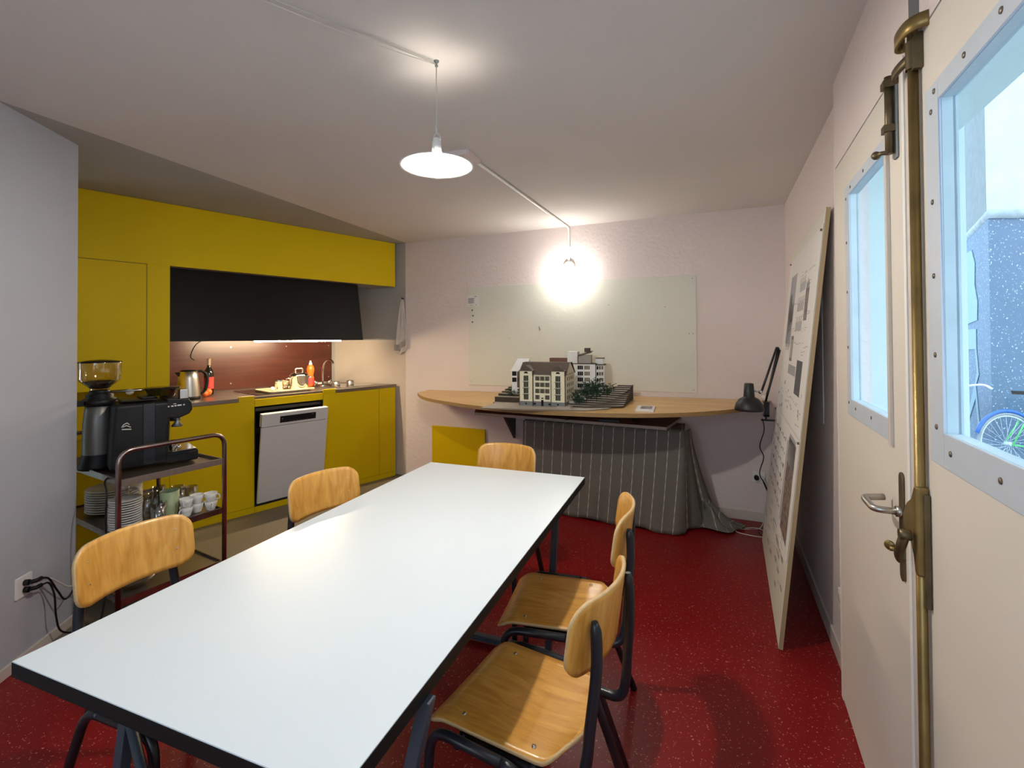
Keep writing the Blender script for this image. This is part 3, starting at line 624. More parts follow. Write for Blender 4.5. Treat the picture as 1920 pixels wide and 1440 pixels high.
# desk lamp
DL = thing('desk_lamp', (.345, 3.56, 0), 0, 'black articulated desk lamp clamped to the right end of the shelf', 'lamp')
m = MB(); m.lathe([(.090, .968), (.089, .985), (.080, 1.015), (.060, 1.043), (.034, 1.058), (.034, 1.062), (.028, 1.145), (.024, 1.148), (1e-4, 1.149)], 32); m.build('lamp_shade', 'blackmatt', DL, solid=.002)
m = MB(); m.ball((0, 0, .995), .026, 0, 1.1); m.build('light_bulb', 'white', DL)
m = MB(); m.disc((.0, 0, 1.147), (0, 0, 1), .007, .006, 0, 10); m.build('switch_knob', 'steel', DL)
m = MB(); m.tube([(.03, .0, 1.10), (.075, .03, 1.09)], .006, 8); m.ball((.072, .028, 1.09), .014); m.disc((.085, .03, 1.06), (0, -1, 0), .012, .02); m.build('swivel_joint', 'chrome', DL)
for k, (dx, dz) in enumerate(((0, 0), (.035, -.018))):
    m = MB(); a = Vector((.078 + dx, .03, 1.09 + dz)); b = Vector((.195 + dx * .55, .19, 1.385 + dz)); dirv = (b - a).normalized()
    m.tube([a, b], .0075, 8); m.build('arm', 'blackmatt', DL)
m = MB(); m.tube([(.108, .04, 1.075), (.165, .12, 1.235)], .004, 8); m.build('spring', 'steel', DL)
m = MB(); m.ball((.20, .195, 1.375), .014); m.build('elbow_joint', 'blackmatt', DL)
m = MB(); m.tube([(.205, .195, 1.375), (.13, .27, .985)], .0075, 8); m.build('arm', 'blackmatt', DL)
m = MB(); m.box(.115, .150, .235, .30, .985, 1.0); m.box(.115, .15, .225, .237, .90, 1.0); m.box(.115, .15, .225, .30, .895, .908); m.tube([(.132, .26, .87), (.132, .26, .945)], .006, 8); m.box(.10, .20, .252, .266, .862, .874); m.build('table_clamp', 'blackmatt', DL)

# leaning presentation board
nb_, fb_, nt_, ft_ = Vector((.365, 2.540, .0)), Vector((.455, 3.86, .0)), Vector((.598, 2.552, 2.03)), Vector((.655, 3.88, 2.06))
ex_ = (fb_ - nb_).normalized(); ez_ = ((nt_ + ft_) / 2 - (nb_ + fb_) / 2); HB = ez_.length; ez_ = (ez_ - ex_ * ez_.dot(ex_)).normalized(); ey_ = ez_.cross(ex_)
PM = Matrix(((ex_.x, ey_.x, ez_.x, nb_.x), (ex_.y, ey_.y, ez_.y, nb_.y), (ex_.z, ey_.z, ez_.z, nb_.z), (0, 0, 0, 1)))
WBd = 1.322
into = 1 if (PM.to_3x3() @ Vector((0, 1, 0))).x < 0 else -1      # side facing the room
LB = bpy.data.objects.new('leaning_board', None); COL.objects.link(LB); LB.matrix_world = PM
tag(LB, 'tall white chipboard panel leaning against the right wall', 'board')
m = MB(); m.box(0, WBd, -.009, .009, .002, HB, 0); m.box(-.0008, 0, -.009, .009, .002, HB, 1); m.box(0, WBd, -.009, .009, HB, HB + .0008, 1); m.build('panel', ['board', 'pine'], LB)
def sheet(name, x0, x1, z0, z1, label, fill, slant=0):
    o = bpy.data.objects.new(name, None); COL.objects.link(o); o.matrix_world = PM @ Matrix.Translation((0, into * .0105, 0)); tag(o, label, 'drawing', 'architectural drawing sheets on the leaning board')
    m = MB(); a, b = (0, into * .0015)
    m.hexa([(x0, 0, z0 + slant), (x1, 0, z0), (x1, b, z0), (x0, b, z0 + slant)], [(x0, 0, z1), (x1, 0, z1), (x1, b, z1), (x0, b, z1)], 5)
    for (u0, u1, v0, v1, mi) in fill: m.box(*sorted((u0, u1)), *sorted((into * .0015, into * .0019)), v0, v1, mi)
    m.build('printed_paper', ['photo', 'sky_print', 'ink', 'inklt', 'photo2', 'papr'], o)
    return o
rnd = random.Random(3)
fu = [(.84, 1.13, 1.42, 1.86, 1), (.90, 1.10, 1.42, 1.60, 0), (.86, 1.02, 1.56, 1.68, 0), (.98, 1.12, 1.60, 1.74, 0), (.24, .36, 1.55, 1.72, 0), (.68, .80, 1.32, 1.47, 0), (.20, .42, 1.16, 1.34, 2), (.45, .80, 1.245, 1.30, 3)]
for k in range(7):
    for j in range(4): fu.append((.90 + .028 * k, .912 + .028 * k, 1.46 + .05 * j - .006 * k, 1.485 + .05 * j - .006 * k, 2))
for k in range(5): fu.append((.86 + .05 * k, .885 + .05 * k, 1.40 - .02 * (k % 2), 1.43, 0)); fu.append((.255 + .022 * k, .267 + .022 * k, 1.72, 1.745 + .012 * (k % 3), 2)); fu.append((.69 + .022 * k, .70 + .022 * k, 1.34, 1.45, 5))
for k in range(60):
    x = rnd.uniform(.06, .78); z = rnd.choice([1.08, 1.12, 1.38, 1.42, 1.50, 1.58, 1.66, 1.74, 1.82]) + rnd.uniform(-.012, .012); fu.append((x, x + rnd.uniform(.02, .10), z, z + .003, 3))
for k in range(26):
    x = .40 + (k % 9) * .03; z = 1.50 + (k // 9) * .11; fu.append((x, x + .018, z, z + .05 + .03 * (k % 2), 3))
for k in range(30):
    x = rnd.uniform(.08, 1.25); z = rnd.uniform(1.0, 1.2); 
    if not .2 < x < .42: fu.append((x, x + rnd.uniform(.01, .06), z, z + rnd.uniform(.002, .02), 3))
sheet('plan_sheet', .012, 1.315, .985, 1.985, 'upper drawing sheet with grey building renders on the leaning board', fu)
fl = [(.11, .40, .44, .93, 4), (.13, .38, .80, .95, 1), (.42, .46, .46, .9, 3)]
for k in range(9):
    for j in range(6): fl.append((.52 + k * .08, .52 + k * .08 + .045, .50 + j * .075, .50 + j * .075 + .009 + .012 * ((k + j) % 2), 3 if (k + j) % 3 else 2))
for k in range(40):
    x = rnd.uniform(.08, 1.2); z = rnd.uniform(.13, .42); fl.append((x, x + rnd.uniform(.03, .12), z, z + rnd.uniform(.004, .014), 3))
sheet('plan_sheet', .02, 1.30, .10, .975, 'lower drawing sheet with a reddish photo on the leaning board', fl, .30)
for x, z in ((.03, 1.96), (1.28, 1.97), (.03, .965), (1.28, .96)):
    m = MB(); m.disc((x, into * .012, z), (0, into, 0), .006, .008, 0, 8); o = m.build('push_pin', 'moss'); o.matrix_world = PM
    tag(o, 'small pin at the ' + ('near' if x < .5 else 'far') + ' corner of the ' + ('upper' if z > 1.5 else 'lower') + ' drawing sheet', 'pin', 'pins holding the drawing sheets')
m = MB(WM); m.box(1.15, 1.42, -.006, -.001, 1.02, 1.75); tag(m.build('wall_poster', 'papr'), 'pale sheet hanging on the right wall behind the leaning board', 'poster')

# ================================================================== ARCHITECTURAL MODEL
AM = thing('architectural_model', (-1.0, 3.62, .9445), 0, 'architectural model of cream and white houses on stepped terrain', 'model')
m = MB(); m.prism([(-.46, -.44), (-.10, -.395), (.30, -.31), (.42, -.20), (.50, .10), (.53, .45), (-.50, .45), (-.50, -.10), (-.46, -.16)], 0, .010, 0, None, 0, 1); m.build('base_slab', ['cardlt', 'card'], AM)
# left terrain layers
for k in range(6):
    y0 = -.09 + .075 * k; x1 = -.18 + .01 * k
    m = MB(); m.prism([(-.49, y0), (x1 - .14, y0 - .005), (x1, y0 + .05), (x1, .44), (-.49 + .02 * k, .44)], .010 + .011 * k if k else .010, .050 + .011 * k if k == 0 else .010 + .011 * (k + 1) + .035, 0, None, 0, 1)
    m.build('terrain_layer', ['cardlt', 'carddk'], AM)
for k in range(12):
    t = k / 11; y0 = -.19 + .052 * k; xl = .10 + .030 * k
    m = MB(); m.prism([(xl, y0), (.36 + .018 * k - .10 * max(0, 1 - k / 3), y0 - .01), (.52, y0 + .10 if y0 < .30 else .44), (.53, .44), (xl + .02, .44)] if y0 < .33 else [(xl - .02, y0), (.52, y0), (.53, .45), (xl, .45)], .010 + .0095 * k, .010 + .0095 * (k + 1), 0, None, 0, 1)
    m.build('terrain_layer', ['cardlt', 'carddk'], AM)
# front house
FA = math.radians(8)
FHm = Matrix.Translation((-.234, -.215, .010)) @ Matrix.Rotation(math.radians(1), 4, 'Z') @ Matrix.Scale(1.15, 4, (1, 0, 0))
def sub(name, mats, m, parent=None, bevel=0): return m.build(name, mats, parent or AM, bevel)
Wd, Dp, Hw = .312, .29, .238
m = MB(FHm); m.box(0, Wd, 0, Dp, .034, Hw, 0)
for xx in (.006, Wd - .092): m.box(xx, xx + .086, -.014, .02, .034, Hw + .030, 0)
m.add([(0, 0, Hw), (0, Dp, Hw), (0, Dp / 2, Hw + .085)], [(0, 1, 2)], 0); m.add([(Wd, 0, Hw), (Wd, Dp, Hw), (Wd, Dp / 2, Hw + .085)], [(0, 1, 2)], 0)
FH = sub('front_house', 'cream', m)
m = MB(FHm); m.box(-.001, Wd + .001, -.001, Dp, 0, .034)
for xx in (.006, Wd - .092): m.box(xx - .001, xx + .087, -.015, .02, 0, .034)
sub('plinth', 'mgrey', m, FH)
m = MB(FHm)
m.add([(-.006, -.012, Hw - .004), (Wd + .006, -.012, Hw - .004), (Wd + .006, Dp * .36, Hw + .082), (-.006, Dp * .36, Hw + .082), (Wd + .006, Dp * .64, Hw + .082), (-.006, Dp * .64, Hw + .082), (Wd + .006, Dp + .01, Hw - .004), (-.006, Dp + .01, Hw - .004)], [(0, 1, 2, 3), (3, 2, 4, 5), (5, 4, 6, 7), (0, 7, 6, 1)])
for xx in (.006, Wd - .092):
    a, b = xx - .006, xx + .092; c = (a + b) / 2; zt = Hw + .066
    m.add([(a, -.020, Hw + .022), (c, -.020, zt), (b, -.020, Hw + .022), (a, .06, Hw + .022), (c, .09, zt), (b, .06, Hw + .022)], [(0, 1, 4, 3), (1, 2, 5, 4), (0, 2, 1)])
    m.box(a, a + .006, -.020, .02, Hw - .012, Hw + .024); m.box(b - .006, b, -.020, .02, Hw - .012, Hw + .024)
sub('roof', 'roof', m, FH)
for k in range(4):
    z = .050 + .0465 * k
    for c in range(3):
        if k == 0 and c == 1: continue
        x = .107 + .0335 * c + .0155
        x = .123 + .033 * c
        m = MB(FHm)
        for a, b in ((-.0140, -.0092), (-.0076, -.0008), (.0008, .0076), (.0092, .0140)): m.box(x + a, x + b, -.0014, 0, z - .001, z + .031)
        sub('window', 'mwin', m, FH)
    for xx in (.049, Wd - .049):
        m = MB(FHm)
        for d in (-.011, 0, .011): m.box(xx + d - .0044, xx + d + .0044, -.0157, -.014, z - .004, z + .036)
        sub('window', 'mwin', m, FH)
    for j in range(4): m = MB(FHm); m.box(Wd, Wd + .0012, .04 + .06 * j, .055 + .06 * j, z, z + .026); sub('window', 'mwin', m, FH)
for xx in (.049, Wd - .049): m = MB(FHm); m.lathe([(1e-4, 0), (.014, 0)], 12, (0, 0, 0), 0, Matrix.Translation((xx, -.0152, Hw + .004)) @ Matrix.Rotation(PI / 2, 4, 'X'), 0, PI); sub('arched_window', 'mwin', m, FH)
for xx in (.049, .106, .206, Wd - .049): m = MB(FHm); m.box(xx - .006, xx + .006, -.0165, -.0152 if xx in (.049, Wd - .049) else -.001, .012, .022); sub('cellar_window', 'mwin', m, FH)
m = MB(FHm); m.box(.148, .164, -.0022, 0, .0, .045); m.lathe([(1e-4, 0), (.009, 0)], 12, (0, 0, 0), 0, Matrix.Translation((.156, -.0012, .054)) @ Matrix.Rotation(PI / 2, 4, 'X'), 0, PI); sub('house_door', 'mwin', m, FH)
for xx in (.003, .095, Wd - .095, Wd - .003): m = MB(FHm); m.box(xx - .0015, xx + .0015, -.016, -.0005, .0, Hw); sub('downpipe', 'roof', m, FH)
for k in range(3):
    for xx in (.049, Wd - .049): m = MB(FHm); m.box(xx - .021, xx + .021, -.026, -.014, .086 + .0465 * k, .089 + .0465 * k); sub('balcony', 'mgrey', m, FH)
# left wing
LWm = Matrix.Translation((-.39, .03, .06)) @ Matrix.Rotation(FA, 4, 'Z')
m = MB(LWm); m.box(0, .12, .0, .20, 0, .19); LW_ = sub('left_wing', 'mwhite', m)
m = MB(LWm); m.add([(-.006, -.012, .188), (.13, -.012, .188), (.13, .10, .285), (.03, .10, .285), (-.006, .21, .188), (.13, .21, .188)], [(0, 1, 2, 3), (3, 2, 5, 4)]); m.build('roof', 'mwhite', LW_, solid=.004)
for z in (.10, .15):
    m = MB(LWm); m.box(.004, .040, -.0015, 0, z, z + .036, 0); sub('window', 'mwin', m, LW_)
    m = MB(LWm); m.box(.045, .12, -.0015, 0, z - .045, z + .034, 0); sub('red_brown_panel', 'shelfunder', m, LW_)
# rear house
RHm = Matrix.Translation((.045, .30, .055)) @ Matrix.Rotation(math.radians(4), 4, 'Z')
m = MB(RHm); m.box(0, .20, 0, .14, .03, .245); m.box(-.04, .045, .02, .14, .03, .345); m.prism([(.20, 0), (.265, .05), (.265, .14), (.20, .14)], .03, .235); m.box(.19, .255, .07, .14, .235, .29); RH = sub('rear_house', 'mwhite', m)
m = MB(RHm); m.box(0, .20, -.001, .14, -.045, .03); m.prism([(.20, 0), (.265, .05), (.265, .14), (.20, .14)], -.045, .03); sub('plinth', 'mgrey', m, RH)
m = MB(RHm); m.box(-.002, .205, -.006, .14, .242, .248); m.prism([(.20, -.004), (.272, .046), (.272, .14), (.20, .14)], .232, .240); sub('terrace_slab', 'roof', m, RH)
m = MB(RHm); m.add([(.045, .04, .305), (.16, .02, .335), (.16, .13, .345), (.045, .13, .315), (.045, .04, .312), (.16, .02, .342), (.16, .13, .352), (.045, .13, .322)], [(0, 1, 5, 4), (4, 5, 6, 7), (0, 3, 2, 1), (1, 2, 6, 5)]); sub('roof', 'roof', m, RH)
m = MB(RHm); m.box(.10, .145, .05, .10, .34, .375); sub('chimney', 'roof', m, RH)
m = MB(RHm); m.box(.19, .262, .066, .14, .286, .292); sub('side_roof', 'roof', m, RH)
m = MB(RHm); m.box(-.20, -.04, .05, .13, .255, .29); sub('rear_storey', 'shelfunder', m, RH)
m = MB(RHm); m.box(.05, .155, .045, .13, .245, .315); sub('attic_storey', 'cardlt', m, RH)
m = MB(RHm); m.box(-.20, -.04, .04, .14, .235, .255); sub('rear_wing_roof', 'mwhite', m, RH)
for k in range(4):
    z = .048 + .050 * k
    for x0, mt in ((.050, 'mwin'), (.106, 'mwinlt')):
        m = MB(RHm)
        for j in range(3): m.box(x0 + .0155 * j, x0 + .0135 + .0155 * j, -.0015, 0, z, z + .032)
        sub('window', mt, m, RH)
    for j in range(3):
        t0, t1 = .1 + .28 * j, .3 + .28 * j
        m = MB(RHm); m.hexa([(.20 + .065 * t0, .05 * t0 - .0015, z), (.20 + .065 * t1, .05 * t1 - .0015, z), (.20 + .065 * t1, .05 * t1, z), (.20 + .065 * t0, .05 * t0, z)], [(.20 + .065 * t0, .05 * t0 - .0015, z + .028), (.20 + .065 * t1, .05 * t1 - .0015, z + .028), (.20 + .065 * t1, .05 * t1, z + .028), (.20 + .065 * t0, .05 * t0, z + .028)]); sub('window', 'mwinlt' if j else 'mwin', m, RH)
m = MB(RHm); m.box(.198, .203, -.004, .003, -.045, .24, 0); sub('downpipe', 'mwin', m, RH)
m = MB(); m.box(.10, .20, -.12, .08, .010, .045); m.box(.07, .17, -.28, -.14, .010, .018); m.box(.08, .22, .08, .20, .01, .065); sub('courtyard_block', 'cardlt', m)
def tree(cx, cy, cz, h, r, n):
    m = MB(); tr = random.Random(int(cx * 1000) + n)
    m.tube([(cx, cy, cz), (cx, cy, cz + h * .8)], .0025, 5)
    for k in range(n):
        a = tr.uniform(0, 2 * PI); zz = cz + h * tr.uniform(.15, .8); l = r * tr.uniform(.45, 1.1); e = Vector((cx + l * math.cos(a), cy + l * math.sin(a) * .7, zz + h * tr.uniform(.02, .3)))
        m.tube([(cx, cy, zz), e], .0012, 4)
        for q_ in range(7):
            p_ = Vector((cx, cy, zz)).lerp(e, .35 + .65 * q_ / 6) + Vector((tr.uniform(-.008, .008), tr.uniform(-.008, .008), tr.uniform(-.006, .008)))
            d = .006; u_ = Vector((tr.uniform(-1, 1), tr.uniform(-1, 1), tr.uniform(-1, 1))).normalized() * d; v_ = Vector((tr.uniform(-1, 1), tr.uniform(-1, 1), tr.uniform(-1, 1))).normalized() * d
            m.add([p_ - u_, p_ + v_, p_ + u_, p_ - v_], [(0, 1, 2, 3)])
    m.build('model_tree', 'leaf', AM)
for a in ((.21, -.14, .02, .09, .06, 40), (.25, -.08, .03, .17, .08, 60), (.32, -.05, .05, .14, .08, 50), (.39, .0, .07, .10, .07, 40), (.27, .06, .06, .14, .06, 34), (.17, -.10, .02, .07, .05, 22)): tree(*a)
for a in ((-.36, .05, .055, .045, .05, 16), (-.42, .10, .06, .045, .05, 16), (-.30, .02, .05, .05, .04, 14), (-.38, -.02, .05, .03, .04, 10)): tree(*a)

# ================================================================== KITCHEN
def kt(name, s, off, z, label, cat, **k): return thing(name, KM @ Vector((s, off, z)), KA, label, cat, **k)
TU = kt('tall_cabinet', 2.035, 0, 0, 'tall yellow kitchen cabinet beside the dark hood', 'cabinet')
m = MB(); m.box(0, .14, -.60, 0, .05, 2.022); m.box(.14, 1.0, -.60, -.02, 1.112, 2.022); m.box(.14, 1.0, -.60, -.30, .05, 1.112); m.box(.14, 1.0, -.60, 0, .05, .80); m.build('body', 'yellow', TU)
m = MB(); m.box(.144, 1.0, -.018, .0, 1.115, 2.018); m.build('door', 'yellow', TU, bevel=.0012)
m = MB(); m.box(.1395, .1440, -.010, -.001, 1.112, 2.022); m.box(.14, 1.0, -.010, -.001, 2.018, 2.0218); m.build('door_gap', 'yellowdk', TU)
m = MB(); m.ball((.235, -.02, 1.098), .026); tag(m.build('knob', 'white', TU), 'round white knob')
m = MB(); m.box(0, 1.0, -.58, -.002, 0, .048); m.build('plinth', 'yellow', TU)
UC = kt('overhead_cabinet', 0, 0, 2.022, 'long yellow overhead cabinet running above the dark hood', 'cabinet')
m = MB(); m.box(0, 3.035, -.02, 0, 0, .468); m.build('front_panel', 'yellow', UC, bevel=.001)
m = MB(); m.box(.03, 3.035, -.36, -.02, .004, .468); m.build('body', 'wallgrey', UC)
HD = kt('range_hood', 0, 0, 1.452, 'dark brown extractor hood panel below the yellow overhead cabinet', 'hood')
m = MB(); pr = [(-.10, .568), (.0, .0), (-.016, .0), (-.114, .568)]
m.add([(s, a, b) for s in (.392, 2.033) for a, b in pr], [(0, 1, 2, 3), (7, 6, 5, 4), (0, 4, 5, 1), (1, 5, 6, 2), (2, 6, 7, 3), (3, 7, 4, 0)]); m.build('front_panel', 'hood', HD)
m = MB(); m.add([(s, a, b) for s in (.394, .410) for a, b in ((-.11, .566), (-.012, .002), (-.55, .002), (-.55, .566))], [(0, 1, 2, 3), (7, 6, 5, 4), (0, 4, 5, 1), (1, 5, 6, 2), (2, 6, 7, 3), (3, 7, 4, 0)]); m.build('side_panel', 'hood', HD)
m = MB(); m.box(.41, 2.03, -.55, -.02, .05, .07); m.build('filter_plate', 'darkmetal', HD)
m = MB(); m.tube([(.62, -.034, -.004), (1.42, -.034, -.004)], .0075, 10); m.build('strip_light', 'striplight', HD)
m = MB(); m.box(.58, 1.48, -.050, -.020, .004, .03); m.build('lamp_housing', 'darkmetal', HD)
BS = kt('backsplash', 0, 0, .975, 'glossy red brown splashback panel behind the worktop', 'panel')
m = MB(); m.box(.262, 2.035, -.862, -.85, 0, .60); m.build('splash_panel', 'splash', BS)
for s in (.30, .78, 1.32, 1.86):
    for z in (.06, .415): m = MB(); m.disc((s, -.85, z), (0, 1, 0), .007, .003, 0, 10); m.build('screw', 'steel', BS)
m = MB(); m.tube(smooth_path([(1.60, -.845, .60), (1.56, -.843, .50), (1.62, -.842, .44), (1.66, -.843, .34), (1.63, -.843, .30)]), .003, 6); m.build('hanging_wire', 'blackmatt', BS)
# base units
def cab(s0, s1, label):
    c = kt('base_cabinet', s0, 0, 0, label, 'cabinet'); w_ = s1 - s0
    m = MB(); m.box(0, w_, -.78, -.019, .05, .944); m.build('body', 'yellowdk', c)
    m = MB(); m.box(.0012, w_ - .0012, -.018, 0, .052, .944); m.build('door', 'yellow', c, bevel=.0012)
    m = MB(); m.box(0, w_, -.76, -.0025, 0, .0495); m.build('plinth', 'yellow', c)
    return c, w_
c1, w_ = cab(1.432, 2.034, 'yellow base cabinet left of the dishwasher under the kettle')
m = MB(); m.box(.0, .122, -.018, 0, .944, .985); m.build('raised_end_panel', 'yellow', c1, bevel=.001)
c2, w_ = cab(.206, .819, 'wide yellow base cabinet under the sink beside the dishwasher')
m = MB(); m.box(w_ - .125, w_, -.018, 0, .944, .985); m.build('raised_end_panel', 'yellow', c2, bevel=.001)
c3, w_ = cab(.0, .204, 'narrow yellow base cabinet at the right end against the back wall')
for ch_ in c3.children:
    if ch_.name.startswith(('body', 'plinth')):
        for v in ch_.data.vertices:
            if v.co.x < .01: v.co.x = max(v.co.x, -.30 * v.co.y * 1.0)
for ch_ in c3.children:
    if ch_.name.startswith(('body', 'plinth')):
        for v in ch_.data.vertices:
            if v.co.x > .1: v.co.x = .204; v.co.y = max(v.co.y, -.62)
            else: v.co.y = max(v.co.y, -.60); v.co.x = -.30 * v.co.y
WT = kt('worktop', 0, 0, .944, 'brown steel worktop running over the base cabinets', 'worktop')
yb = -.85
m = MB(); m.prism([(1.556, .008), (2.034, .008), (2.034, yb), (1.432, yb), (1.432, -.02), (1.556, -.02)], .0, .031)
m.prism([(.819, -.006), (1.43, -.006), (1.43, yb), (.819, yb)], .012, .031); m.prism([(-.008, .008), (.69, .008), (.69, -.02), (.819, -.02), (.819, yb), (.266, yb), (-.002, -.002)], 0, .031)
m.build('steel_top', 'steelworn', WT, bevel=.002)
m = MB(); m.box(1.432, 1.556, -.03, .0, .0411, .0425); m.build('end_trim', 'tray', WT)
HB_ = kt('ceramic_hob', 1.13, -.36, .9755, 'black glass hob set in the worktop beside the tray', 'hob')
m = MB(); m.prism(rrect(.50, .52, .01), 0, .004); m.build('glass_plate', 'bottle', HB_, bevel=.001)
SK = kt('kitchen_sink', .36, -.30, .9755, 'steel sink bowl set in the worktop by the tap', 'sink')
m = MB(); m.prism(rrect(.40, .36, .05), 0, .004); m.build('rim', 'chrome', SK, bevel=.001)
m = MB(); m.lathe([(.14, .0045), (.135, .006), (.12, .005), (.02, .0042)], 28); m.build('bowl', 'chrome', SK)
for k, x in enumerate((.06, -.04)):
    m = MB(); m.lathe([(.001, .0045), (.035, .0045), (.038, .01), (.036, .05), (.030, .05), (.028, .012), (.001, .012)], 20)
    o = m.build('metal_cup', 'steel', None, loc=KM @ Vector((.42 + x * 1.6, -.30, .9755))); tag(o, 'small steel cup standing in the sink, ' + ('left one' if k == 0 else 'right one'), 'cup', 'steel cups in the sink')
TP = kt('kitchen_tap', .60, -.42, .975, 'chrome swan neck kitchen tap with two cross handles', 'tap')
m = MB(); m.lathe([(.028, 0), (.028, .01), (.018, .014), (.018, .05), (.001, .055)], 18); m.tube([(-.06, 0, .035), (.06, 0, .035)], .012, 12); m.build('tap_body', 'chrome', TP)
m = MB(); m.tube(smooth_path([(0, 0, .05), (.0, .0, .16), (-.005, .02, .235), (-.02, .07, .275), (-.035, .12, .265), (-.04, .145, .235)]), .0095, 12); m.build('spout', 'chrome', TP)
for sx in (-1, 1):
    m = MB(); m.ball((sx * .07, 0, .04), .018); 
    for a in (0, PI / 2): m.tube([(sx * .085, -.028 * math.cos(a), .04 - .028 * math.sin(a)), (sx * .085, .028 * math.cos(a), .04 + .028 * math.sin(a))], .007, 8)
    m.build('handle', 'chrome', TP)
DT = kt('detergent_bottle', .69, -.50, .976, 'orange dish soap bottle with white cap by the tap', 'bottle')
m = MB(); m.lathe([(.001, 0), (.036, .001), (.037, .02), (.034, .09), (.026, .115), (.035, .15), (.038, .18), (.030, .21), (.015, .225), (.001, .226)], 24); m.build('bottle_body', 'orange', DT)
m = MB(); m.lathe([(.016, .222), (.016, .24), (.010, .245), (.008, .265), (.001, .267)], 16); m.build('cap', 'white', DT)
m = MB(); m.lathe([(.0375, .022), (.0350, .088)], 24); tag(m.build('label_band', 'redlabel', DT), 'pale red label')
TR = kt('serving_tray', 1.04, -.30, .980, 'pale wooden tray beside the hob holding pot and cups', 'tray')
m = MB(); m.prism(rrect(.42, .34, .03), 0, .008); 
for a in (0, 1): pass
m.build('base', 'tray', TR, bevel=.002)
m = MB(); ring = rrect(.42, .34, .03, 6); m.tube([(x, y, .012) for x, y in ring], .006, 8, True); m.build('rim', 'tray', TR)
PT = kt('cooking_pot', .935, -.24, .988, 'shiny steel cooking pot with lid standing on the tray', 'pot')
m = MB(); m.lathe([(.001, 0), (.078, .001), (.082, .008), (.082, .125), (.085, .128), (.079, .128), (.078, .01), (.001, .008)], 32); m.build('pot_body', 'chrome', PT)
m = MB(); m.lathe([(.086, .130), (.080, .142), (.05, .155), (.02, .160), (.001, .161)], 32); m.build('lid', 'chrome', PT)
m = MB(); m.tube(fillet([(-.035, 0, .155), (-.035, 0, .195), (.035, 0, .195), (.035, 0, .155)], .015), .007, 10); m.build('lid_handle', 'steel', PT)
for sx in (-1, 1): m = MB(); m.tube(fillet([(sx * .08, -.03, .105), (sx * .115, -.03, .11), (sx * .115, .03, .11), (sx * .08, .03, .105)], .015), .006, 8); m.build('side_handle', 'chrome', PT)
MC = kt('steel_mug', 1.10, -.29, .988, 'small polished steel mug on the tray beside the pot', 'mug')
m = MB(); m.lathe([(.001, 0), (.036, .001), (.038, .01), (.036, .08), (.048, .096), (.044, .096), (.033, .08), (.033, .006), (.001, .005)], 26); m.build('mug_body', 'chrome', MC)
m = MB(); m.tube(smooth_path([(-.035, .0, .075), (-.07, .0, .07), (-.07, 0, .03), (-.036, 0, .02)]), .004, 8); m.build('handle', 'chrome', MC)
m = MB(); m.lathe([(.001, 0), (.028, .001), (.036, .035), (.040, .075), (.037, .075), (.033, .035), (.001, .006)], 24); o = m.build('cream_cup', 'tray', None, loc=KM @ Vector((1.02, -.36, .988))); tag(o, 'cream coloured cup on the tray between mug and pot', 'cup')
m = MB(); m.ball((0, 0, .02), .02, 0, 1); o = m.build('garlic_bulb', 'cup', None, loc=KM @ Vector((1.18, -.24, .988))); tag(o, 'small white round lump on the left edge of the tray', 'food')
KT = kt('electric_kettle', 1.83, -.30, .976, 'brushed steel electric kettle with black handle at the left of the worktop', 'kettle')
m = MB(); m.lathe([(.001, 0), (.083, .0), (.086, .02), (.078, .024)], 30); m.build('base', 'black', KT)
m = MB(); m.lathe([(.084, .024), (.082, .07), (.072, .17), (.065, .228), (.060, .23)], 36); m.build('kettle_body', 'steel', KT)
m = MB(); m.lathe([(.062, .229), (.05, .238), (.001, .241)], 30); m.add([(.055, -.02, .225), (.055, .02, .225), (.098, 0, .222), (.06, -.02, .18), (.06, .02, .18)], [(0, 1, 2), (0, 2, 3), (1, 4, 2), (3, 2, 4)]); m.build('lid', 'black', KT)
m = MB(); m.tube(smooth_path([(-.060, 0, .222), (-.095, 0, .225), (-.128, 0, .195), (-.135, 0, .13), (-.118, 0, .06), (-.08, 0, .03)]), [.010] * 12 + [.013] * 20 + [.010] * 9, 10); m.build('handle', 'black', KT)
BT = kt('wine_bottle', 1.60, -.56, .976, 'dark bottle with a red label behind the kettle', 'bottle')
m = MB(); m.lathe([(.001, 0), (.037, .001), (.038, .01), (.038, .19), (.030, .215), (.0145, .245), (.0135, .315), (.015, .316), (.001, .318)], 26); m.build('bottle_glass', 'bottle', BT)
m = MB(); m.lathe([(.0145, .26), (.0150, .312), (.016, .318), (.001, .320)], 18); m.build('capsule', 'cork', BT)
m = MB(); m.lathe([(.0386, .05), (.0386, .155)], 26); m.build('label_band', 'redlabel', BT)
OR = kt('orange_fruit', 1.655, -.42, .976, 'bright orange fruit lying beside the kettle', 'fruit')
m = MB(); m.ball((0, 0, .034), .036, 0, .94, 20); m.ball((.035, .05, .026), .028, 0, .94, 18); m.build('fruit_flesh', 'orangefruit', OR)
m = MB(); m.prism(rrect(.09, .07, .01), 0, .055); o = m.build('red_package', 'red', None, bevel=.004, loc=KM @ Vector((1.90, -.62, .976)), rotz=KA + .2); tag(o, 'red food package at the back corner behind the kettle', 'package')
JR = kt('glass_jar', 1.965, -.55, .976, 'glass jar with gold lid beside the tall yellow cabinet', 'jar')
m = MB(); m.lathe([(.001, 0), (.04, .001), (.042, .02), (.042, .10), (.034, .115)], 22); m.build('jar_glass', 'glass', JR)
m = MB(); m.lathe([(.038, .112), (.038, .13), (.001, .131)], 22); m.build('lid', 'brass', JR)
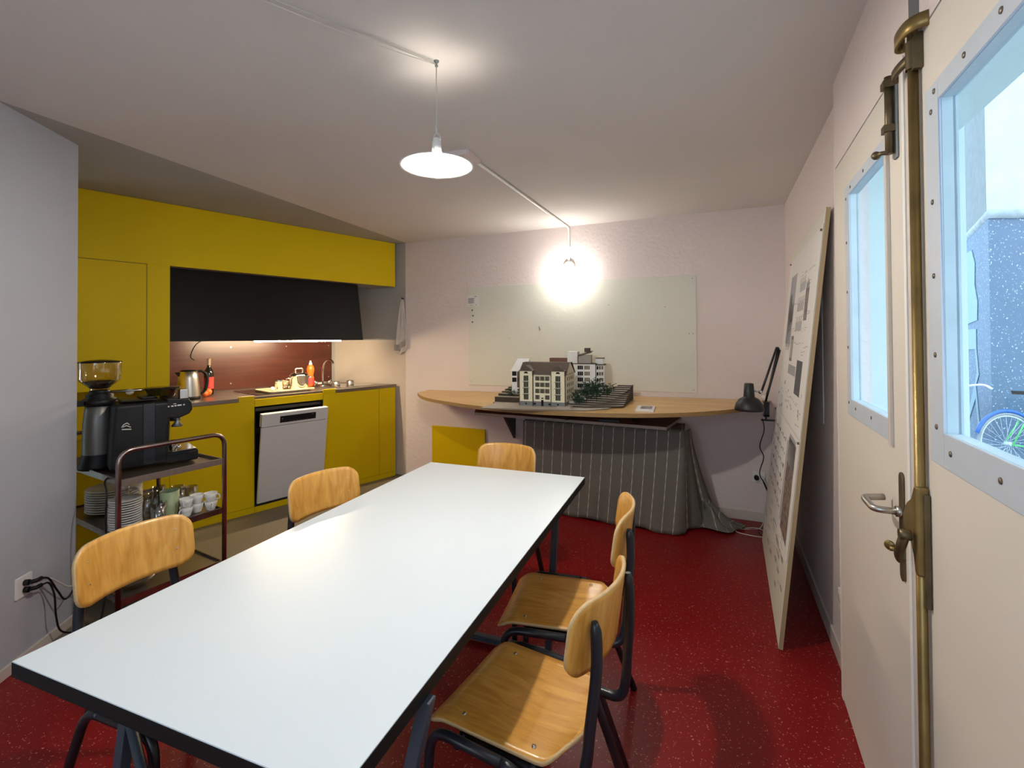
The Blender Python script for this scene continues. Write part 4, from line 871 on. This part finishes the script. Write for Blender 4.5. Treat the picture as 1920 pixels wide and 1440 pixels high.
# dishwasher
DW = kt('dishwasher', .822, 0, .05, 'built in dishwasher with its white door hanging ajar', 'dishwasher')
m = MB(); m.box(0, .608, -.018, 0, .843, .905); m.build('top_panel', 'yellow', DW, bevel=.001)
m = MB(); m.box(0, .006, -.60, -.001, .02, .84); m.box(.602, .608, -.60, -.001, .02, .84); m.box(0, .608, -.60, -.59, .02, .84); m.box(0, .608, -.60, -.02, .836, .842); m.box(0, .608, -.60, 0, .0, .022); m.build('cavity', 'dark', DW)
m = MB(); m.box(.03, .578, -.57, -.03, .46, .47); m.box(.01, .598, -.035, -.025, .80, .826); m.build('tub_rim', 'darkmetal', DW)
m = MB(); m.box(0, .608, -.02, -.001, -.05, -.002); m.build('plinth', 'yellow', DW)
dm = Matrix.Translation((0, .012, .022)) @ Matrix.Rotation(math.radians(-7.5), 4, 'X')
m = MB(dm); m.box(.008, .594, -.020, .0, 0, .655); m.build('door', 'dw', DW, bevel=.002)
m = MB(dm); m.box(.008, .594, -.045, .002, .659, .770); m.build('control_fascia', 'dw', DW, bevel=.003)
m = MB(dm); m.box(.125, .445, .002, .0035, .680, .738); m.build('display', 'black', DW, bevel=.001)
m = MB(dm)
for k in range(6): m.box(.20 + .03 * k, .208 + .03 * k, .0035, .004, .689, .692)
m.disc((.425, .0035, .715), (0, 1, 0), .006, .0006, 0, 10); m.box(.15, .17, .0035, .004, .724, .727); m.build('button_marks', 'moss', DW)
m = MB(dm); m.box(.03, .57, -.06, -.02, .02, .74); m.build('inner_door', 'darkmetal', DW)

# ================================================================== TROLLEY
TO = Vector((-2.700, 1.545, 0)); TA = math.atan2(.986, .167); TMx = Matrix.Translation(TO) @ Matrix.Rotation(TA, 4, 'Z')
TY = thing('serving_trolley', TO, TA, 'three tier tubular metal serving trolley between left wall and table', 'trolley')
Wt, Dt = .518, .80
for y in (0, Dt):
    m = MB(); m.tube(fillet([(0, y, .06), (0, y, .905), (Wt, y, .905), (Wt, y, .06)], .075, 8), .0125, 14); m.build('end_frame', 'rust', TY)
for z in (.75, .46, .15):
    m = MB(); m.box(.012, Wt - .012, .0, Dt, z - .010, z - .004, 0); a, b, c, d = .010, Wt - .010, -.002, Dt + .002
    for (x0, x1, y0, y1) in ((a, b, c, c + .006), (a, b, d - .006, d), (a, a + .006, c, d), (b - .006, b, c, d)): m.box(x0, x1, y0, y1, z - .024, z + .010, 1)
    m.build('tray', ['steelworn', 'steel' if z > .5 else 'rust'], TY, bevel=.001)
for x in (0, Wt):
    for y in (0, Dt):
        m = MB(); m.lathe([(.001, -.012), (.026, -.012), (.030, -.006), (.030, .006), (.026, .012), (.001, .012)], 20, (0, 0, 0), 0, Matrix.Translation((x, y, .0305)) @ Matrix.Rotation(PI / 2, 4, 'X')); m.box(x - .010, x + .010, y - .018, y + .018, .058, .068); m.build('caster', 'blackmatt', TY)
def on_tray(name, x, y, z, rz, label, cat, **k): return thing(name, TMx @ Vector((x, y, z)), TA + rz, label, cat, **k)
ZT, ZM, ZB = .7475, .4575, .1475
# espresso machine: local x = towards its front
EM = on_tray('espresso_machine', .228, .275, ZT, -.25, 'black espresso machine on the upper tier of the trolley', 'coffee machine')
m = MB(); m.hexa([(-.17, -.12, .015), (.09, -.12, .015), (.09, .12, .015), (-.17, .12, .015)], [(-.15, -.115, .37), (.10, -.115, .37), (.10, .115, .37), (-.15, .115, .37)]); m.build('body', 'black', EM, bevel=.02, seg=4)
m = MB(); m.box(-.027, .027, -.123, -.10, .03, .362); m.build('side_strip', 'tube', EM, bevel=.003)
m = MB(); m.add([(x, s_, z) for s_ in (-.115, .115) for x, z in ((.08, .27), (.14, .265), (.19, .285), (.205, .31), (.20, .352), (.185, .375), (.08, .385))], [(0, 1, 2, 3, 4, 5, 6), (13, 12, 11, 10, 9, 8, 7)] + [(i, (i + 1) % 7, 7 + (i + 1) % 7, 7 + i) for i in range(7)]); m.build('brew_head', 'black', EM, bevel=.008, seg=3)
m = MB()
for k, (a, b_) in enumerate(((.085, .092), (.10, .112), (.116, .126), (.13, .15), (.158, .165))): m.box(a, b_, -.1165, -.1155, .333 + .001 * k, .340 + .001 * k)
m.box(.110, .125, -.1165, -.1155, .348, .351); m.build('printed_name', 'papr', EM)
m = MB()
em = [(-0.12, .246), (-0.11, .262), (-0.097, .268), (-0.087, .258)]
m.tube([(x, -.1205, z) for x, z in em], .0028, 6); m.tube([(-0.115, -.1205, .247), (-0.1, -.1205, .255), (-0.081, -.1205, .243)], .0028, 6); m.tube([(-0.119, -.1205, .236), (-0.079, -.1205, .232)], .0035, 6); m.build('emblem', 'cablewhite', EM)
m = MB(); m.lathe([(.03, .0), (.032, -.022), (.028, -.03), (.001, -.032)], 20, (.14, 0, .268)); m.build('brew_group', 'chrome', EM)
m = MB(); m.lathe([(.008, 0), (.009, -.02), (.030, -.05), (.026, -.052), (.001, -.04)], 16, (.14, -.05, .262)); m.build('steam_nozzle', 'zinc', EM)
m = MB(); m.box(.07, .235, -.115, .115, .012, .075); m.build('drip_tray', 'black', EM, bevel=.012, seg=3)
m = MB(); m.box(.11, .225, -.10, .10, .075, .079); m.build('drip_grid', 'chrome', EM)
m = MB(); m.lathe([(.001, 0), (.018, .0), (.022, .03), (.018, .05), (.012, .055)], 16, (.118, -.06, .08)); m.ball((.145, -.07, .094), .012); m.build('tamper', 'chrome', EM)
m = MB(); m.lathe([(.062, .385), (.078, .425), (.09, .437)], 24, (.075, .0, 0)); m.build('bean_container', 'smokedark', EM)
m = MB(); m.lathe([(.001, .44), (.088, .440), (.092, .434)], 24, (.075, 0, 0)); m.build('container_lid', 'bottle', EM)
m = MB(); m.box(.142, .185, -.115, -.06, .374, .43); m.build('steel_cup_guard', 'steel', EM, bevel=.004)
m = MB(); m.box(-.12, .05, -.10, .10, .378, .386); m.box(-.03, .03, -.09, .09, .386, .40); m.build('cup_warmer', 'black', EM, bevel=.004)
m = MB(); m.tube([(-.16, .08, .425), (.02, .0, .432)], .006, 10); tag(m.build('steel_rod_handle', 'steel', EM), 'thin polished steel handle')
# grinder
GR = on_tray('coffee_grinder', .075, .445, ZT, 0, 'grey coffee grinder with large clear bean hopper behind the espresso machine', 'coffee grinder')
m = MB(); m.lathe([(0.0008, .004), (0.092, .004), (0.0944, .02), (0.084, .05), (0.0752, .085)], 36); m.build('base', 'black', GR)
m = MB(); m.lathe([(0.0752, .085), (0.0752, .16), (0.072, .26), (0.064, .345), (0.048, .36)], 36); m.build('body', 'grindgrey', GR)
m = MB(); m.lathe([(0.0008, .352), (0.0736, .352), (0.08, .365), (0.0784, .385), (0.06, .395), (0.0624, .41), (0.048, .42), (0.044, .435)], 32); m.box(-.105, -.07, -.02, .02, .355, .385); m.build('collar', 'black', GR)
m = MB(); m.lathe([(0.0416, .435), (0.044, .45), (0.0896, .487), (0.0944, .497), (0.096, .59)], 40); m.build('hopper', 'smoke', GR)
m = MB(); m.lathe([(0.0008, .44), (0.04, .445), (0.068, .471), (0.0784, .482), (0.048, .49), (0.0008, .487)], 30); m.build('coffee_beans', 'bean', GR); GR.children[-1]['kind'] = 'stuff'
m = MB(); m.lathe([(0.0984, .590), (0.0984, .596), (0.04, .606), (0.0008, .609)], 40); m.build('hopper_lid', 'bottle', GR)
# crockery on the middle tier
def plate_mesh(r, h):
    m = MB(); m.lathe([(.001, .001), (r * .55, .001), (r * .6, .003), (r * .97, h), (r, h + .001), (r * .97, h + .003), (r * .58, .006), (.001, .005)], 32); return m
sa = None
for k in range(13):
    if k == 0: sa = plate_mesh(.074, .009).build('saucer', 'cup'); o = sa
    else: o = sa.copy(); COL.objects.link(o)
    o.location = TMx @ Vector((.092 + random.uniform(-.002, .002), .165 + random.uniform(-.002, .002), ZM + .0125 * k)); o.rotation_euler.z = k
    tag(o, 'white saucer, ' + ('bottom one' if k == 0 else 'top one' if k == 12 else 'one of the middle ones') + ' of the stack at the trolley corner', 'saucer', 'saucers stacked on the trolley')
pa = None
for k in range(10):
    if k == 0: pa = plate_mesh(.135, .016).build('dinner_plate', 'cup'); o = pa
    else: o = pa.copy(); COL.objects.link(o)
    o.location = TMx @ Vector((.19, .57, ZM + .0135 * k)); o.rotation_euler.z = k
    tag(o, 'large grey white plate, ' + ('bottom one' if k == 0 else 'top one' if k == 9 else 'one of the middle ones') + ' of the plate stack behind the saucers', 'plate', 'large plates stacked on the trolley')
def cup_thing(label, loc, rz):
    c = thing('coffee_cup', loc, rz, label, 'cup', 'white coffee cups on the trolley')
    m = MB(); m.lathe([(.001, 0), (.020, .0), (.022, .006), (.030, .03), (.035, .055), (.033, .055), (.028, .03), (.019, .008), (.001, .006)], 26); m.build('cup_bowl', 'cup', c)
    m = MB(); m.tube(smooth_path([(.031, 0, .046), (.050, 0, .045), (.052, 0, .025), (.027, 0, .018)]), .0035, 8); m.build('handle', 'cup', c); return c
c0 = None
for k, (x, y, z, rz, lb) in enumerate([(.345, .070, 0, 3.6, 'lower cup of the nearest stack'), (.345, .070, .047, 4.0, 'upper cup of the nearest stack'), (.412, .092, 0, .8, 'lower cup of the middle stack'), (.412, .092, .047, .3, 'upper cup of the middle stack with handle to the right'), (.470, .055, 0, 4.4, 'lower cup of the stack by the right post'), (.470, .055, .047, 5.2, 'upper cup of the stack by the right post')]):
    loc = TMx @ Vector((x, y, ZM + z))
    if k == 0: c0 = cup_thing('', loc, TA + rz); c = c0
    else: c = copy_tree(c0)
    c.location = loc; c.rotation_euler.z = TA + rz; c['label'] = 'white porcelain coffee cup, ' + lb
m = MB(); m.lathe([(.001, 0), (.034, .0), (.036, .01), (.048, .145), (.045, .145), (.033, .012), (.001, .01)], 30)
o = m.build('ceramic_beaker', 'green', None, loc=TMx @ Vector((.30, .16, ZM))); tag(o, 'pale green ceramic beaker on the middle tier of the trolley', 'beaker')
gl = MB(); gl.lathe([(.001, .006), (.024, .006), (.026, 0), (.029, .01), (.034, .10), (.032, .10), (.025, .012), (.001, .010)], 22); g0 = None
gs = [(.205, .075, 1, 'in front of the saucers, short'), (.235, .125, 1.05, 'between saucers and green beaker'), (.20, .20, 1.35, 'tall one right behind the saucers'), (.26, .24, 1.3, 'left behind the green beaker'), (.315, .27, 1.25, 'behind the green beaker'), (.37, .22, 1.2, 'right behind the green beaker'), (.40, .29, 1.25, 'second from right in the back row'), (.455, .25, 1.15, 'rightmost in the back row'), (.33, .36, 1.3, 'far back on the middle tier')]
for k, (x, y, h, lb) in enumerate(gs):
    if k == 0: g0 = gl.build('drinking_glass', 'glass'); o = g0
    else: o = g0.copy(); COL.objects.link(o)
    o.location = TMx @ Vector((x, y, ZM)); o.scale = (1, 1, h); tag(o, 'clear drinking glass ' + lb, 'glass', 'drinking glasses on the trolley')
JG = on_tray('glass_jug', .135, .315, ZM, 0, 'clear glass jug standing between the plates and the glasses', 'jug')
m = MB(); m.lathe([(.001, .004), (.045, .004), (.05, .03), (.048, .12), (.030, .155), (.034, .18)], 26); m.build('jug_body', 'glass', JG)
m = MB(); m.tube(smooth_path([(.034, 0, .17), (.075, 0, .15), (.078, 0, .08), (.048, 0, .05)]), .005, 8); m.build('handle', 'glass', JG)
m = MB(); m.lathe([(.001, .006), (.055, .004), (.095, .045), (.115, .10), (.112, .10), (.09, .048), (.052, .010), (.001, .012)], 34)
o = m.build('glass_bowl', 'glass', None, loc=TMx @ Vector((.125, .14, ZB))); tag(o, 'clear glass bowl on the bottom tier of the trolley', 'bowl')
# cord from the machine
m = MB(TMx); m.tube(smooth_path([(.05, .22, .742), (-.02, .10, .745), (-.035, .035, .70), (-.04, .03, .55), (-.03, .03, .30), (-.06, .02, .10), (-.10, -.02, .03)], 6), .0042, 8)
tag(m.build('machine_cord', 'black'), 'black cord hanging down from the espresso machine past the trolley', 'cord')
# left wall socket
LS = thing('wall_socket', LM @ Vector((-.0, 0, .0)) , LA, 'white double wall socket with black plugs on the left wall', 'socket')
LS.location = LM @ Vector((.335, 0, .352))
m = MB(Matrix.Rotation(-PI / 2, 4, 'X')); m.prism(rrect(.088, .095, .006), 0, .009); m.build('cover_plate', 'white', LS, bevel=.002)
for z in (.014, -.018):
    m = MB(); m.disc((-.0, .009, z), (0, 1, 0), .013, .018, 0, 12); m.tube([(0, .027, z), (-.012, .045, z), (-.035, .052, z + .001)], .009, 10); m.build('plug', 'black', LS)
def lcable(pts, mt, label, r=.0042):
    m = MB(LM @ Matrix.Translation((.335, 0, .352))); m.tube(smooth_path(pts, 6), r, 8); tag(m.build('power_cable', mt), label, 'cable')
lcable([(-.035, .052, .015), (-.075, .055, -.01), (-.12, .06, -.09), (-.16, .07, -.15), (-.21, .10, -.09), (-.28, .14, -.09)], 'black', 'black cable curving right from the upper plug on the left wall')
lcable([(-.035, .052, -.017), (-.075, .055, -.03), (-.10, .06, -.10), (-.11, .06, -.20), (-.14, .06, -.29), (-.20, .08, -.335), (-.27, .10, -.342)], 'black', 'black cable dropping to the floor from the lower plug on the left wall')
lcable([(-.02, .02, -.002), (-.08, .05, -.01), (-.13, .06, -.055), (-.18, .07, -.10), (-.25, .09, -.11), (-.32, .12, -.112)], 'cablewhite', 'white cable leading right from the left wall socket', .004)

# ================================================================== OUTSIDE
m = MB(); m.prism([(.95, -4), (12, -4), (14, 16), (.95, 16)], -.20, -.115)
struct(m.build('ground', 'pave'), 'pale paved courtyard outside the door window', 'ground')
NB = thing('neighbouring_building', (3.43, 7.61, -.03), 0, 'courtyard building with white upper wall and flaking blue grey base', 'building')
A = (0, 0); Bq = (5.6, 2.13); C_ = (1.9, 6.5); D_ = (8, 8)
m = MB(); m.add([(A[0], A[1], -.09), (Bq[0], Bq[1], -.09), (Bq[0], Bq[1], 2.98), (A[0], A[1], 2.98), (C_[0], C_[1], -.09), (C_[0], C_[1], 2.98), (D_[0], D_[1], -.09), (D_[0], D_[1], 2.98)], [(0, 1, 2, 3), (4, 0, 3, 5), (1, 6, 7, 2), (6, 4, 5, 7)]); m.build('lower_wall', 'darkbase', NB)
m = MB(); m.add([(A[0], A[1] + .03, 2.98), (Bq[0], Bq[1] + .03, 2.98), (Bq[0], Bq[1] + .03, 8), (A[0], A[1] + .03, 8), (D_[0], D_[1], 2.98), (D_[0], D_[1], 8)], [(0, 1, 2, 3), (1, 4, 5, 2)]); m.add([(A[0], A[1] + .03, 2.98), (C_[0], C_[1], 2.98), (C_[0], C_[1], 8), (A[0], A[1] + .03, 8)], [(0, 1, 2, 3)], 1); m.build('upper_wall', ['outwall', 'outshade'], NB)  # left face takes the render darkened to stand for shade
m = MB(); m.tube([(C_[0], C_[1] - .02, 2.98), (A[0], A[1] - .02, 2.99), (Bq[0], Bq[1] - .02, 2.99)], .055, 8); m.build('ledge', 'ledge', NB)
def onleft(t, z, d=-.012): L = math.hypot(*C_); return (C_[0] / L * t + d, C_[1] / L * t - .0, z)
m = MB()
def gpoly(pts): m.add([onleft(t, z) for t, z in pts] + [onleft(t, z, -.004) for t, z in pts], [tuple(range(len(pts)))] + [(i, (i + 1) % len(pts), len(pts) + (i + 1) % len(pts), len(pts) + i) for i in range(len(pts))])
gpoly([(2.0, 2.75), (1.2, 2.72), (.95, 2.5), (1.0, 2.2), (.8, 1.95), (.85, 1.7), (2.0, 1.65)]); gpoly([(2.0, 1.58), (.95, 1.58), (.95, 1.3), (2.0, 1.27)])
gpoly([(.95, 1.3), (.80, .95), (1.05, .78), (.72, .1), (.86, .1), (1.1, .6), (1.9, .1), (2.05, .1), (1.15, .8), (.93, .97), (1.08, 1.3)])
tag(m.build('sprayed_figure', 'graf', NB), 'pale sprayed paint figure')
def bicycle(loc, rz, tilt, cols, label):
    b = thing('bicycle', loc, rz, label, 'bicycle', 'bicycles parked in the courtyard'); b.rotation_euler.x = tilt
    R = .335
    for x in (-.52, .52):
        m = MB(); m.tube([(x + R * math.cos(a * PI / 18), 0, R + .01 + R * math.sin(a * PI / 18)) for a in range(36)], .017, 8, True); wh = m.build('tyre', 'rubber', b)
        m = MB(); m.tube([(x + (R - .022) * math.cos(a * PI / 18), 0, R + .01 + (R - .022) * math.sin(a * PI / 18)) for a in range(36)], .009, 6, True)
        for k in range(28):
            a = k * 2 * PI / 28; m.tube([(x + .02 * math.cos(a + 1), (-.02 if k % 2 else .02), R + .01 + .02 * math.sin(a + 1)), (x + (R - .025) * math.cos(a), 0, R + .01 + (R - .025) * math.sin(a))], .0016, 4)
        m.tube([(x, -.035, R + .01), (x, .035, R + .01)], .02, 8); m.build('wheel', 'bikewhite', b)
        m = MB(); m.tube([(x + (R + .035) * math.cos(a * PI / 18), 0, R + .01 + (R + .035) * math.sin(a * PI / 18)) for a in range(2, 17)], .020, 6); m.build('mudguard', cols[1], b)
    m = MB(); r0, f0 = (-.52, 0, R), (.52, 0, R); bb, st, hd, hd2 = (-.08, 0, .28), (-.22, 0, .80), (.36, 0, .82), (.39, 0, .70)
    for a, c in ((bb, st), (st, hd), (bb, hd2)): m.tube([a, c], .017, 8)
    for s in (-1, 1):
        m.tube([(-.52, s * .05, R), (-.08, s * .02, .28)], .009, 6); m.tube([(-.52, s * .05, R), (-.21, s * .02, .78)], .008, 6); m.tube([(.39, s * .03, .70), (.52, s * .05, R)], .010, 6)
    m.tube([hd2, (.345, 0, .93)], .017, 8); m.build('frame', cols[0], b)
    m = MB(); m.tube(smooth_path([(.20, -.28, .98), (.36, -.20, 1.0), (.36, 0, .96), (.36, .20, 1.0), (.20, .28, .98)]), .012, 8); m.build('handlebar', 'bikewhite', b)
    m = MB(); m.tube([(-.215, 0, .78), (-.24, 0, .90)], .012, 8); m.hexa([(-.36, -.07, .90), (-.10, -.02, .90), (-.10, .02, .90), (-.36, .07, .90)], [(-.36, -.08, .94), (-.10, -.02, .93), (-.10, .02, .93), (-.36, .08, .94)]); m.build('saddle', 'black', b)
    m = MB(); m.tube([(-.16, -.04, .28), (.02, -.04, .28)], .010, 6); m.tube([(-.08 + .09 * math.cos(a * PI / 8), -.03, .28 + .09 * math.sin(a * PI / 8)) for a in range(16)], .006, 5, True); m.build('crankset', 'steel', b)
    return b
ra = math.atan2(.3548, .9349)
bicycle((3.83, 7.26, -.118), ra, -.06, ('bikegreen', 'bikeblue'), 'blue and green bicycle nearest the door window')
bicycle((2.86, 7.20, -.118), ra + .80, .08, ('bikewhite', 'bikewhite'), 'silver bicycle parked just left of the blue one')
bicycle((3.12, 8.45, -.118), ra + 1.0, .08, ('bikeblue', 'bikewhite'), 'dark blue bicycle farthest along the shaded side of the building')
